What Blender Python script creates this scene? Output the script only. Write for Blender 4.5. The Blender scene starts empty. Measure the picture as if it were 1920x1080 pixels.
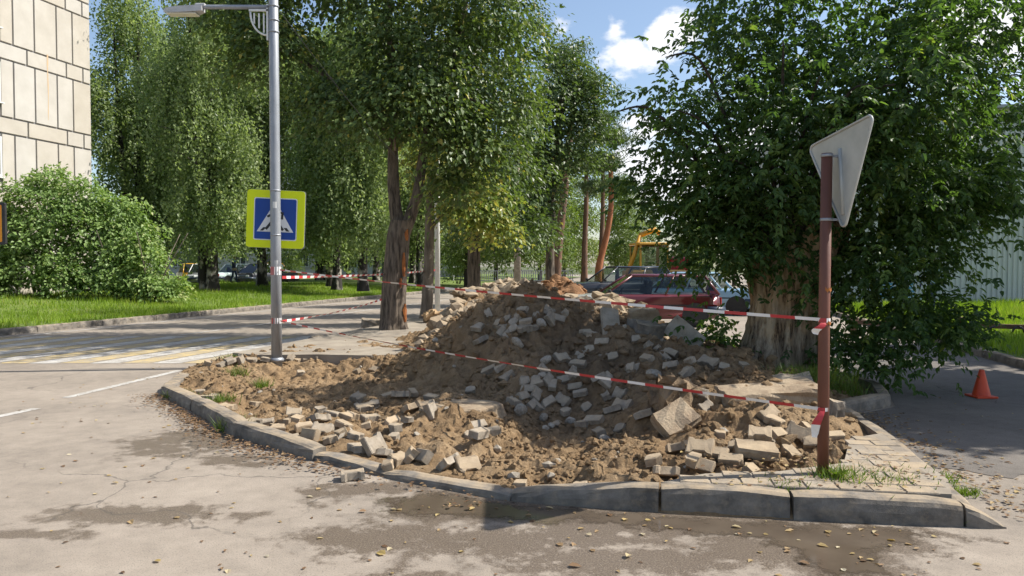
import bpy, bmesh, math, random
import numpy as np
from mathutils import Vector, Matrix, Euler, Quaternion, geometry
R = math.radians
scene = bpy.context.scene
COL = scene.collection

# ------------------------------------------------------------------ camera, sky, sun, exposure
cam_d = bpy.data.cameras.new('camera'); cam = bpy.data.objects.new('camera', cam_d); COL.objects.link(cam)
cam_d.lens = 26.0; cam_d.sensor_width = 36.0; cam_d.clip_start = 0.05; cam_d.clip_end = 6000
cam.location = (0, 0, 1.6); cam.rotation_euler = (R(90-1.65), 0, 0)
scene.camera = cam

SUN_AZ, SUN_EL = R(7), R(46)      # azimuth measured from +X towards +Y
sun_vec = Vector((math.cos(SUN_EL)*math.cos(SUN_AZ), math.cos(SUN_EL)*math.sin(SUN_AZ), math.sin(SUN_EL)))
sun_d = bpy.data.lights.new('sun', 'SUN'); sun = bpy.data.objects.new('sun', sun_d); COL.objects.link(sun)
sun_d.energy = 5.0; sun_d.angle = R(0.53); sun_d.color = (1.0, 0.95, 0.86)
sun.rotation_euler = sun_vec.to_track_quat('Z', 'Y').to_euler(); sun.location = (30, 5, 40)

world = bpy.data.worlds.new('World'); scene.world = world; world.use_nodes = True
wn = world.node_tree.nodes; wl = world.node_tree.links
for n in list(wn): wn.remove(n)
w_out = wn.new('ShaderNodeOutputWorld'); w_bg = wn.new('ShaderNodeBackground'); w_bg.inputs['Strength'].default_value = 0.115
sky = wn.new('ShaderNodeTexSky'); sky.sky_type = 'NISHITA'; sky.sun_disc = False
sky.sun_elevation = SUN_EL; sky.sun_rotation = R(90)-SUN_AZ; sky.air_density = 1.0; sky.dust_density = 1.2; sky.ozone_density = 1.0
tc = wn.new('ShaderNodeTexCoord')
def wmath(op, a, b=None, c=None, clamp=False):
    n = wn.new('ShaderNodeMath'); n.operation = op; n.use_clamp = clamp
    for i, v in enumerate((a, b, c)):
        if v is None: continue
        if isinstance(v, (int, float)): n.inputs[i].default_value = v
        else: wl.new(v, n.inputs[i])
    return n.outputs[0]
# fair-weather cumulus: ragged noise over the whole sky, thickened round a few cloud banks
mp = wn.new('ShaderNodeMapping'); mp.inputs['Scale'].default_value = (1, 1, 1.7); wl.new(tc.outputs['Generated'], mp.inputs['Vector'])
nz = wn.new('ShaderNodeTexNoise'); nz.inputs['Scale'].default_value = 8.0; nz.inputs['Detail'].default_value = 9; nz.inputs['Roughness'].default_value = 0.56
wl.new(mp.outputs[0], nz.inputs['Vector'])
acc = None
for (dx, dy, dz, rad) in [(0.188,0.935,0.285,0.045),(0.15,0.94,0.268,0.05),(0.06,0.945,0.300,0.055),(0.13,0.94,0.30,0.035),(0.17,0.965,0.13,0.075),(0.25,0.95,0.10,0.11),(0.32,0.90,0.17,0.10),(0.55,0.75,0.25,0.14),
                          (-0.5,0.7,0.35,0.16),(0.8,-0.2,0.3,0.2),(-0.7,-0.4,0.35,0.2),(0.1,-0.8,0.4,0.22),(-0.8,0.3,0.2,0.15),(0.02,0.93,0.37,0.07),(0.6,0.6,0.5,0.12)]:
    v = wn.new('ShaderNodeVectorMath'); v.operation = 'DISTANCE'; wl.new(tc.outputs['Generated'], v.inputs[0])
    v.inputs[1].default_value = Vector((dx, dy, dz)).normalized()
    b = wmath('SUBTRACT', 1.0, wmath('DIVIDE', v.outputs['Value'], rad*1.3), clamp=True)
    acc = b if acc is None else wmath('MAXIMUM', acc, b)
den = wmath('ADD', wmath('MULTIPLY', acc, 0.60), wmath('SUBTRACT', wmath('MULTIPLY', nz.outputs['Fac'], 1.7), 1.12))
ramp = wn.new('ShaderNodeMapRange'); ramp.interpolation_type = 'SMOOTHSTEP'; ramp.inputs['From Min'].default_value = 0.02; ramp.inputs['From Max'].default_value = 0.20
wl.new(den, ramp.inputs['Value'])
mx = wn.new('ShaderNodeMix'); mx.data_type = 'RGBA'
skyg = wn.new('ShaderNodeHueSaturation'); skyg.inputs['Saturation'].default_value = 1.08; wl.new(sky.outputs[0], skyg.inputs['Color'])
wl.new(ramp.outputs[0], mx.inputs[0]); hz = wn.new('ShaderNodeMix'); hz.data_type = 'RGBA'; hz.inputs[0].default_value = 0.09; wl.new(skyg.outputs[0], hz.inputs[6]); hz.inputs[7].default_value = (5.2, 5.6, 6.2, 1); wl.new(hz.outputs[2], mx.inputs[6]); mx.inputs[7].default_value = (6.4, 6.5, 6.8, 1)
wl.new(mx.outputs[2], w_bg.inputs['Color']); wl.new(w_bg.outputs[0], w_out.inputs['Surface'])

scene.view_settings.view_transform = 'Standard'; scene.view_settings.look = 'None'
scene.view_settings.exposure = 0.62; scene.view_settings.gamma = 1.0; scene.view_settings.use_curve_mapping = False
scene.render.engine = 'CYCLES'; scene.cycles.use_denoising = True
try: scene.cycles.denoiser = 'OPENIMAGEDENOISE'
except Exception: pass
scene.cycles.max_bounces = 5; scene.cycles.diffuse_bounces = 3; scene.cycles.glossy_bounces = 2; scene.cycles.transparent_max_bounces = 6; scene.cycles.transmission_bounces = 4
scene.cycles.use_adaptive_sampling = True; scene.cycles.adaptive_threshold = 0.02
scene.cycles.sample_clamp_indirect = 6

# ------------------------------------------------------------------ ground data: control heights of the dug soil, loose blocks, wet stains (metres)
HCPTS = [(0.30,10.40,1.180),(0.29,9.90,0.886),(0.27,9.40,0.581),(0.26,8.90,0.313),(0.25,8.50,0.061),(0.24,8.20,-0.063),(0.22,7.70,-0.159),(0.21,7.20,-0.176),(0.19,6.40,-0.119),(0.16,5.60,-0.027),(0.15,5.15,0.009),(1.03,10.20,0.953),(0.96,9.50,0.639),(0.89,8.80,0.327),(0.84,8.30,0.098),(0.79,7.80,-0.039),(0.73,7.20,-0.123),(0.66,6.50,-0.098),(0.58,5.70,-0.014),(0.53,5.20,0.051),(1.72,9.90,0.757),(1.60,9.20,0.536),(1.49,8.60,0.356),(1.37,7.90,0.170),(1.27,7.30,0.066),(1.17,6.70,-0.004),(1.03,5.90,0.015),(0.91,5.20,0.070),(2.26,9.20,0.536),(2.07,8.40,0.385),(1.82,7.40,0.331),(1.63,6.60,0.165),(1.46,5.90,0.102),(1.31,5.30,0.099),(2.71,8.50,0.371),(2.36,7.40,0.341),(2.14,6.70,0.241),(1.95,6.10,0.185),(1.76,5.50,0.123),(1.60,5.00,0.129),(3.21,8.20,0.283),(2.93,7.50,0.313),(2.66,6.80,0.245),(2.39,6.10,0.185),(2.14,5.45,0.136),(-0.45,10.30,0.946),(-0.43,10.00,0.734),(-0.42,9.70,0.479),(-0.40,9.30,0.255),(-0.39,8.90,0.119),(-0.35,8.10,0.045),(-0.31,7.20,0.034),(-0.28,6.40,0.022),(-0.25,5.70,0.027),(-0.22,5.00,0.081),(-1.23,10.60,0.451),(-1.19,10.30,0.260),(-1.13,9.80,0.111),(-1.04,9.00,0.036),(-0.89,7.70,0.038),(-0.75,6.50,0.044),(-0.65,5.60,0.055),(-2.14,11.40,0.183),(-1.99,10.60,0.067),(-1.79,9.50,0.019),(-1.51,8.00,0.035),(-1.26,6.70,0.045),(-1.08,5.70,0.048),(-3.10,11.90,0.069),(-2.94,11.30,-0.034),(-2.58,9.90,-0.048),(-2.11,8.10,0.016),(-1.76,6.75,0.034),(-1.59,6.10,0.029),(-3.96,11.90,0.052),(-3.73,11.20,-0.020),(-3.23,9.70,-0.015),(-2.67,8.00,0.035),(-2.24,6.70,0.021),(-4.46,11.00,0.089),(-4.05,10.00,0.045),(-3.53,8.70,0.025),(-4.68,10.60,0.028),(-4.15,9.40,0.035),(-1.03,13.00,0.888),(-0.56,13.00,1.075),(0.00,13.00,1.057),(0.94,13.00,0.850),(1.60,13.00,0.916),(2.25,13.00,0.831),(2.63,13.00,0.624),(-1.31,13.00,0.400),(-1.69,13.00,0.160),(-2.25,13.00,0.100),(-3.37,13.00,0.080),(3.19,13.00,0.120),(-0.93,11.70,0.620),(-0.08,11.70,0.800),(0.76,11.70,0.780),(1.60,11.70,0.680),(2.28,11.70,0.420),(-1.69,11.70,0.120),(-1.75,15.20,0.200),(-0.66,15.20,0.500),(0.44,15.20,0.550),(1.53,15.20,0.500),(2.63,15.20,0.350),(3.29,15.20,0.080),(3.60,9.00,0.140),(4.40,10.00,0.100),(3.60,11.00,0.100),(2.90,12.20,0.100),(3.20,7.90,0.120),(3.00,6.50,0.090),(2.50,5.20,0.080),(2.00,5.00,0.090),(1.20,5.10,0.100),(-4.60,10.80,0.050)]
BRICKS = {
    'front': [(-1.80,8.63,'p',10,8),(-1.68,8.36,'p',0,4),(-1.49,8.80,'r',25,15),(-1.29,8.55,'p',-20,10),(-2.30,7.80,'p',5,3),(-2.16,7.39,'r',5,3),(-1.97,7.49,'p',60,20),(-1.91,7.86,'r',0,5),(-1.74,7.86,'p',5,3),(-1.51,7.87,'p',-5,6),(-1.19,7.29,'r',10,5),(-1.64,7.17,'r',90,3),(-1.42,7.17,'r',12,4),(-2.24,7.02,'p',0,5),(-2.46,7.38,'p',20,2),(-1.81,6.59,'r',60,70),(-1.79,6.94,'p',40,30),(-1.95,6.63,'p',15,4),(-1.07,6.71,'h',20,15),(-1.05,6.55,'h',-20,25),(-1.28,6.14,'p',30,20),(-1.15,6.13,'p',35,40),(-1.09,6.12,'r',40,30),(-0.90,5.79,'p',-20,30),(-0.81,5.81,'p',40,50),(-2.97,8.57,'h',0,5),(-1.08,7.86,'p',80,70),(-0.82,7.49,'p',90,75),(-1.20,8.93,'r',-30,30),(-0.93,8.50,'r',8,5),(-3.91,9.22,'h',10,5),(-3.52,8.48,'r',5,6),(-3.14,8.10,'p',-60,5),(-3.47,8.56,'h',30,10),(-0.50,5.60,'p',80,40),(-0.34,5.63,'p',0,40),(-0.71,5.79,'r',30,40),(-0.96,5.70,'r',-25,10),(-1.52,6.55,'h',0,10),(-1.59,6.44,'p',0,5),(-1.39,6.39,'h',60,10),(-2.02,7.13,'r',15,8),(-1.00,7.04,'h',40,20),(-1.58,8.41,'h',15,5),(-2.25,7.31,'h',40,8),(-2.58,7.22,'p',20,4),(-2.07,7.94,'h',0,5),(0.06,5.27,'r',-8,12),(0.42,5.05,'h',0,5)],
    'edge': [(-3.68,12.10,'h',60,30),(-3.54,12.16,'h',0,5),(-3.42,12.22,'h',0,5),(-3.29,12.28,'h',0,5),(-3.10,12.37,'r',0,5),(-2.93,12.42,'h',0,8),(-2.73,13.13,'h',0,5),(-2.66,13.45,'r',0,5),(-2.05,10.98,'r',0,10),(-2.29,10.90,'h',20,10),(-3.14,10.94,'h',10,10),(-4.38,11.12,'p',30,25),(-4.30,11.23,'p',60,35),(-4.18,11.37,'p',80,65),(-4.53,10.99,'h',80,20),(-3.88,11.60,'p',0,5),(-4.09,11.55,'r',20,15)],
    'stump': [(-0.34,7.24,'r',0,12),(-0.28,6.42,'r',-8,5),(-0.39,6.79,'h',30,8),(-0.19,6.93,'r',20,6)],
    'pit': [(-0.29,9.30,'r',40,20),(-0.13,9.02,'p',70,30),(-0.04,8.88,'p',60,25),(0.14,8.66,'h',20,30),(0.28,8.67,'p',80,40),(0.42,8.71,'r',60,35),(0.19,8.57,'r',5,25),(0.13,8.40,'r',0,30),(0.28,8.48,'r',55,35),(0.02,8.26,'r',-40,20),(0.23,8.31,'r',30,25),(0.41,8.40,'r',55,40),(0.48,8.66,'r',50,30),(0.64,8.85,'r',45,25),(0.73,8.83,'p',-50,40),(0.75,8.71,'r',30,20),(0.79,8.51,'r',30,20),(0.58,8.46,'p',-60,40),(0.84,8.32,'h',80,30),(1.06,7.79,'r',75,35),(1.17,7.83,'p',20,20),(0.85,7.65,'r',25,15),(0.75,7.71,'r',30,25),(0.48,7.95,'h',-30,20),(1.10,8.48,'p',85,50),(1.00,8.55,'r',60,40),(1.22,8.27,'p',-10,20),(1.42,8.61,'r',55,35),(0.62,9.16,'p',10,35),(0.81,9.07,'r',-20,20),(0.37,8.81,'h',60,30),(0.86,9.36,'h',40,20),(-0.49,8.77,'h',0,10),(0.35,8.14,'s',0,10),(0.41,8.94,'s',0,20),(1.29,7.20,'r',50,40),(0.60,8.22,'h',20,20),(1.02,8.32,'h',50,20),(0.31,8.28,'h',70,20),(0.64,8.06,'s',0,0),(0.09,8.09,'s',10,0),(1.09,7.36,'h',20,20)],
    'slope': [(-0.45,9.99,'p',50,40),(-0.41,9.70,'p',60,45),(-0.11,9.85,'r',5,20),(-0.06,9.87,'h',30,20),(0.04,9.81,'h',0,20),(0.18,9.70,'r',15,20),(-0.13,9.78,'r',80,30),(-0.06,9.64,'r',80,30),(0.02,9.66,'h',50,30),(0.16,9.65,'p',20,20),(0.27,9.67,'r',20,20),(0.14,9.94,'r',25,15),(0.52,9.77,'p',60,40),(0.61,9.81,'r',-25,20),(0.50,9.95,'p',-40,40),(0.07,9.27,'s',0,0),(0.28,9.79,'h',10,20),(0.99,9.40,'h',20,20),(1.15,9.43,'r',20,20),(1.00,9.63,'p',-20,20),(0.02,9.73,'h',60,20),(-0.22,9.97,'h',0,10),(0.38,9.68,'s',0,0),(0.71,9.85,'h',30,20),(-0.37,10.17,'h',20,20)],
    'ridge': [(1.71,9.22,'r',82,45),(1.59,8.68,'r',0,15),(1.81,9.15,'h',-30,20),(1.93,8.96,'r',-50,25),(1.81,8.41,'r',70,40),(1.89,8.11,'h',-30,20),(1.79,7.72,'p',-15,20),(1.81,7.16,'r',-15,15),(1.87,7.04,'p',50,35),(2.24,8.42,'p',-20,20),(2.40,8.36,'h',-20,20),(2.65,8.44,'h',0,20),(2.18,7.27,'h',20,20),(1.57,9.38,'h',20,25),(1.78,8.80,'h',0,20),(1.25,9.12,'h',30,25),(2.19,7.85,'s',0,0),(2.00,8.27,'h',30,20),(1.34,8.61,'h',10,20),(1.61,8.37,'s',0,0)],
    'right': [(2.27,6.48,'p',40,30),(2.30,6.39,'p',-35,25),(1.97,5.84,'p',-10,20),(2.23,6.16,'h',10,20),(2.40,6.16,'p',-40,35),(2.47,6.06,'h',10,20),(2.57,6.42,'h',70,20),(1.80,5.77,'r',0,15),(1.39,6.14,'p',80,60),(1.46,5.70,'p',5,25),(1.57,5.65,'p',-20,20),(1.76,5.41,'h',0,10),(1.41,5.48,'r',-40,35),(1.13,5.40,'p',60,30),(1.76,6.22,'h',0,20),(1.36,5.50,'h',30,20),(1.65,5.54,'r',-10,10),(2.14,5.77,'h',0,10),(2.74,6.24,'r',0,10),(1.08,5.59,'h',20,20)],
    'lit': [(0.87,7.37,'r',0,5),(0.92,7.26,'s',0,0)],
    'asph': [(-1.20,5.52,'p',10,6)],
}
STAINS = [(-2.9,6.75,.85,.8),(-2.3,6.1,.5,.35),(-2.45,4.72,1.0,.26),(-2.9,4.38,.6,.13),(-.1,4.3,1.4,.42),(-.75,4.3,.7,.42),(.6,4.0,1.3,.42),(1.5,4.15,1.1,.42),(.3,4.9,1.5,.35),(2.2,4.3,.7,.42),(0,4.78,1.1,.3),(1.0,4.58,1.2,.3),(1.9,4.36,.75,.35),(1.8,3.95,.45,.4),(-.5,4.95,.55,.28),(-.4,3.6,.8,.25),(-1.0,5.3,.7,.3)]
# HF-BEGIN
HC = np.array(HCPTS)
def _tps_fit(C, lam=0.002):
    n = len(C); d = np.hypot(C[:,None,0]-C[None,:,0], C[:,None,1]-C[None,:,1])
    K = np.where(d > 0, d*d*np.log(np.maximum(d, 1e-9)), 0) + lam*np.eye(n)
    P = np.c_[np.ones(n), C[:,:2]]
    A = np.zeros((n+3, n+3)); A[:n,:n] = K; A[:n,n:] = P; A[n:,:n] = P.T
    return np.linalg.solve(A, np.r_[C[:,2], 0, 0, 0])
HW = _tps_fit(HC)
def hf_base(x, y):
    x = np.asarray(x, float); y = np.asarray(y, float); s = HW[-3] + HW[-2]*x + HW[-1]*y
    for (cx, cy, cz), w in zip(HC, HW):
        d2 = (x-cx)**2 + (y-cy)**2
        s = s + w*0.5*d2*np.log(np.maximum(d2, 1e-12))
    return np.clip(s, -0.35, 1.35)
def _hash(i, j, s):
    n = (i*374761393 + j*668265263 + s*1442695041) & 0x7fffffff
    n = ((n ^ (n >> 13))*1274126177) & 0x7fffffff
    return ((n ^ (n >> 16)) & 0xffff)/65535.0
def vnoise(x, y, s=0):
    xi = np.floor(x).astype(np.int64); yi = np.floor(y).astype(np.int64); fx = x-xi; fy = y-yi
    fx = fx*fx*(3-2*fx); fy = fy*fy*(3-2*fy)
    a = _hash(xi, yi, s); b = _hash(xi+1, yi, s); c = _hash(xi, yi+1, s); d = _hash(xi+1, yi+1, s)
    return (a*(1-fx)+b*fx)*(1-fy) + (c*(1-fx)+d*fx)*fy - 0.5
ISLAND = [(-4.35,9.15),(-3.5,8.3),(-2.55,7.0),(-1.6,6.15),(-1.0,5.75),(0,5.1),(.96,4.9),(1.77,4.75),(2.75,4.6),(2.95,5.0),(3.45,7.8),(4.4,8.6),(4.7,10.5),(4.2,12),(2.8,13.6),(2.6,15.5),(-3.9,15.5),(-4.4,13.4),(-4.8,12.2),(-4.9,11)]
def poly_sd(x, y, P):
    """signed distance to a polygon, negative inside"""
    x = np.asarray(x, float); y = np.asarray(y, float); d = np.full(x.shape, 1e9); ins = np.zeros(x.shape, bool)
    for k in range(len(P)):
        ax, ay = P[k]; bx, by = P[(k+1) % len(P)]; ex, ey = bx-ax, by-ay
        t = np.clip(((x-ax)*ex + (y-ay)*ey)/(ex*ex+ey*ey), 0, 1)
        d = np.minimum(d, np.hypot(x-ax-t*ex, y-ay-t*ey))
        c = ((ay > y) != (by > y)) & (x < ex*(y-ay)/(by-ay if by != ay else 1e-9) + ax)
        ins ^= c
    return np.where(ins, -d, d)
PAVED = [(1.0,4.92),(2.85,4.62),(3.22,6.4),(2.85,6.2),(2.45,5.42),(1.9,5.2),(1.35,5.14)]
def hf(x, y):
    x = np.asarray(x, float); y = np.asarray(y, float)
    z = hf_base(x, y); sd = poly_sd(x, y, ISLAND)
    amp = np.clip((-sd+0.05)/0.5, 0.15, 1)
    n = 0.16*vnoise(x/0.75, y/0.75, 1) + 0.13*vnoise(x/0.33, y/0.33, 2)
    r = 0.125*vnoise(x/0.15, y/0.15, 3) + 0.075*vnoise(x/0.068, y/0.068, 4) + 0.026*vnoise(x/0.036, y/0.036, 5)
    rough = 0.45 + 0.9*np.clip(vnoise(x/0.9+7, y/0.9, 6)+0.5, 0, 1)
    lump = 1 + 1.1*np.clip(z/0.6, 0, 1)
    z = z + amp*(n*0.8*lump + r*rough*(0.75+0.25*lump))
    z = np.where(sd > 0, z - sd*0.9, z)
    pv = poly_sd(x, y, PAVED)
    z = np.where(pv < 0.15, np.minimum(z, 0.075 + np.clip(pv+0.0, 0, 1)*1.2 + 0.03*vnoise(x/0.2, y/0.2, 9)), z)
    return z
# HF-END

# ------------------------------------------------------------------ helpers
rnd = random.Random(11)
rng = np.random.default_rng(23)

def link(name, data, parent=None, loc=None, rot=None):
    o = bpy.data.objects.new(name, data); COL.objects.link(o)
    if parent is not None: o.parent = parent
    if loc is not None: o.location = loc
    if rot is not None: o.rotation_euler = rot
    return o
def tag(o, label=None, cat=None, group=None, kind=None):
    if label: o['label'] = label
    if cat: o['category'] = cat
    if group: o['group'] = group
    if kind: o['kind'] = kind
    return o
def thing(name, label, cat, loc=(0, 0, 0), rotz=0.0, group=None):
    return tag(link(name, None, loc=loc, rot=(0, 0, rotz)), label, cat, group)
def kids(o): return [c for c in bpy.data.objects if c.parent == o]
def copy_tree(o, parent=None, children=None):
    c = o.copy(); COL.objects.link(c)
    if parent is not None: c.parent = parent
    for ch in kids(o) if children is None else children: copy_tree(ch, c)
    return c

def mesh_np(name, V, F, mats, parent=None, loc=None, rnd_attr=None, smooth=False, midx=None, rot=None):
    """big mesh from arrays; F is (n,k)"""
    V = np.asarray(V, np.float32); F = np.asarray(F, np.int32); me = bpy.data.meshes.new(name)
    me.vertices.add(len(V)); me.vertices.foreach_set('co', V.ravel())
    k = F.shape[1]; me.loops.add(F.size); me.loops.foreach_set('vertex_index', F.ravel())
    me.polygons.add(len(F)); me.polygons.foreach_set('loop_start', np.arange(0, F.size, k, dtype=np.int32))
    if midx is not None: me.polygons.foreach_set('material_index', np.asarray(midx, np.int32))
    me.polygons.foreach_set('use_smooth', np.full(len(F), smooth))
    me.update(calc_edges=True)
    if rnd_attr is not None:
        a = me.attributes.new('rnd', 'FLOAT', 'FACE'); a.data.foreach_set('value', np.asarray(rnd_attr, np.float32))
    for m in (mats if isinstance(mats, (list, tuple)) else [mats]): me.materials.append(m)
    return link(name, me, parent, loc, rot)

class MB:
    """collects simple shapes, builds ONE mesh object"""
    def __init__(s): s.v = []; s.f = []; s.m = []; s.sm = []
    def add(s, vs, fs, m=0, sm=False):
        b = len(s.v); s.v += [tuple(v) for v in vs]; s.f += [tuple(i+b for i in f) for f in fs]; s.m += [m]*len(fs); s.sm += [sm]*len(fs); return s
    def box(s, c, size, M=None, m=0, bev=0.0):
        x, y, z = size[0]/2, size[1]/2, size[2]/2; M = M or Matrix.Identity(3); c = Vector(c)
        if bev <= 0:
            vs = [Vector((a*x, b*y, d*z)) for d in (-1, 1) for b in (-1, 1) for a in (-1, 1)]
            fs = [(0,2,3,1),(4,5,7,6),(0,1,5,4),(2,6,7,3),(0,4,6,2),(1,3,7,5)]
        else:
            e = bev; vs = []; loops = []
            for d, ins in ((-z, e), (-z+e, 0), (z-e, 0), (z, e)):
                xx, yy = x-ins, y-ins
                q = [(-xx+e,-yy),(xx-e,-yy),(xx,-yy+e),(xx,yy-e),(xx-e,yy),(-xx+e,yy),(-xx,yy-e),(-xx,-yy+e)]
                loops.append(list(range(len(vs), len(vs)+8))); vs += [Vector((a, b, d)) for a, b in q]
            fs = [tuple(reversed(loops[0])), tuple(loops[3])]
            for i in range(3):
                for j in range(8): k = (j+1) % 8; fs.append((loops[i][j], loops[i][k], loops[i+1][k], loops[i+1][j]))
        return s.add([c + M @ v for v in vs], fs, m)
    def tube(s, path, rad, n=10, m=0, cap=True, sm=True, wob=0.0, seed=0):
        P = [Vector(p) for p in path]; rr = rad if isinstance(rad, (list, tuple)) else [rad]*len(P); g = random.Random(seed)
        vs = []; up = None
        for i, p in enumerate(P):
            t = (P[min(i+1, len(P)-1)] - P[max(i-1, 0)]).normalized()
            if up is None: up = Vector((1, 0, 0)) if abs(t.x) < 0.9 else Vector((0, 1, 0))
            a = t.cross(up).normalized(); b = t.cross(a).normalized(); up = b.cross(t) if False else up
            for k in range(n):
                w = 2*math.pi*k/n; r = rr[i]*(1 + (g.random()-0.5)*wob)
                vs.append(p + a*math.cos(w)*r + b*math.sin(w)*r)
        fs = []
        for i in range(len(P)-1):
            for k in range(n):
                k2 = (k+1) % n; fs.append((i*n+k, i*n+k2, (i+1)*n+k2, (i+1)*n+k))
        s.add(vs, fs, m, sm)
        if cap:
            L = len(s.v) - len(vs)
            s.f.append(tuple(L+k for k in range(n-1, -1, -1))); s.f.append(tuple(L+(len(P)-1)*n+k for k in range(n))); s.m += [m, m]; s.sm += [False, False]
        return s
    def prism(s, poly, z0, z1, M=None, o=(0, 0, 0), m=0):
        n = len(poly); o = Vector(o); M = M or Matrix.Identity(3)
        vs = [o + M @ Vector((x, y, z)) for z in (z0, z1) for x, y in poly]
        fs = [tuple(range(n-1, -1, -1)), tuple(range(n, 2*n))] + [(i, (i+1) % n, n+(i+1) % n, n+i) for i in range(n)]
        return s.add(vs, fs, m)
    def lathe(s, prof, n=20, M=None, o=(0, 0, 0), m=0, sm=True):
        o = Vector(o); M = M or Matrix.Identity(3); vs = []; fs = []
        for r, z in prof:
            for k in range(n): w = 2*math.pi*k/n; vs.append(o + M @ Vector((r*math.cos(w), r*math.sin(w), z)))
        for i in range(len(prof)-1):
            for k in range(n): k2 = (k+1) % n; fs.append((i*n+k, i*n+k2, (i+1)*n+k2, (i+1)*n+k))
        return s.add(vs, fs, m, sm)
    def quad(s, a, b, c, d, m=0): return s.add([a, b, c, d], [(0, 1, 2, 3)], m)
    def build(s, name, mats, parent=None, loc=None, rot=None):
        me = bpy.data.meshes.new(name); me.from_pydata([tuple(v) for v in s.v], [], s.f)
        for mm in (mats if isinstance(mats, (list, tuple)) else [mats]): me.materials.append(mm)
        me.polygons.foreach_set('material_index', s.m); me.polygons.foreach_set('use_smooth', s.sm); me.update()
        return link(name, me, parent, loc, rot)

# ------------------------------------------------------------------ materials (all procedural)
def nmat(name):
    m = bpy.data.materials.new(name); m.use_nodes = True; nt = m.node_tree
    p = nt.nodes['Principled BSDF']; return m, nt, p
def nmath(nt, op, a, b=None, clamp=False):
    n = nt.nodes.new('ShaderNodeMath'); n.operation = op; n.use_clamp = clamp
    for i, v in enumerate((a, b)):
        if v is None: continue
        if isinstance(v, (int, float)): n.inputs[i].default_value = v
        else: nt.links.new(v, n.inputs[i])
    return n.outputs[0]
def nnoise(nt, vec, scale, detail=5, rough=0.55, dist=0.0):
    n = nt.nodes.new('ShaderNodeTexNoise'); n.inputs['Scale'].default_value = scale; n.inputs['Detail'].default_value = detail
    n.inputs['Roughness'].default_value = rough; n.inputs['Distortion'].default_value = dist; nt.links.new(vec, n.inputs['Vector']); return n.outputs['Fac']
def nramp(nt, fac, stops):
    n = nt.nodes.new('ShaderNodeValToRGB'); e = n.color_ramp.elements
    while len(e) < len(stops): e.new(0.5)
    for q, (p, c) in zip(e, stops): q.position = p; q.color = (*c, 1) if len(c) == 3 else c
    nt.links.new(fac, n.inputs['Fac']); return n.outputs['Color']
def nmix(nt, fac, a, b, mode='MIX'):
    n = nt.nodes.new('ShaderNodeMix'); n.data_type = 'RGBA'; n.blend_type = mode
    for i, v in ((0, fac), (6, a), (7, b)):
        if isinstance(v, (int, float)): n.inputs[i].default_value = v
        elif isinstance(v, tuple): n.inputs[i].default_value = (*v, 1)
        else: nt.links.new(v, n.inputs[i])
    return n.outputs[2]
def nvec(nt, kind='Object', scale=None):
    t = nt.nodes.new('ShaderNodeTexCoord'); o = t.outputs[kind]
    if scale:
        mpn = nt.nodes.new('ShaderNodeMapping'); mpn.inputs['Scale'].default_value = scale; nt.links.new(o, mpn.inputs['Vector']); o = mpn.outputs[0]
    return o
def nbump(nt, p, h, strength=0.4, dist=0.02):
    b = nt.nodes.new('ShaderNodeBump'); b.inputs['Strength'].default_value = strength; b.inputs['Distance'].default_value = dist
    nt.links.new(h, b.inputs['Height']); nt.links.new(b.outputs[0], p.inputs['Normal'])
def pbr(name, c1, c2=None, scale=6.0, rough=0.85, bump=0.0, bscale=60.0, bdist=0.01, metal=0.0, stretch=None, vary=0.0, spec=0.4, lo=0.35, hi=0.65, coat=0.0):
    m, nt, p = nmat(name); v = nvec(nt, 'Object', stretch)
    p.inputs['Roughness'].default_value = rough; p.inputs['Metallic'].default_value = metal; p.inputs['Specular IOR Level'].default_value = spec
    if coat: p.inputs['Coat Weight'].default_value = coat; p.inputs['Coat Roughness'].default_value = 0.08
    if c2 is None: c2 = tuple(x*0.8 for x in c1)
    col = nramp(nt, nnoise(nt, v, scale, 6, 0.6), [(lo, c1), (hi, c2)])
    if vary:
        oi = nt.nodes.new('ShaderNodeObjectInfo')
        hs = nt.nodes.new('ShaderNodeHueSaturation'); nt.links.new(col, hs.inputs['Color'])
        nt.links.new(nmath(nt, 'ADD', nmath(nt, 'MULTIPLY', oi.outputs['Random'], vary*2), 1-vary), hs.inputs['Value'])
        nt.links.new(nmath(nt, 'ADD', nmath(nt, 'MULTIPLY', oi.outputs['Random'], -0.5), 1.2), hs.inputs['Saturation']); col = hs.outputs[0]
    nt.links.new(col, p.inputs['Base Color'])
    if bump: nbump(nt, p, nnoise(nt, v, bscale, 6, 0.65), bump, bdist)
    return m
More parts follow.
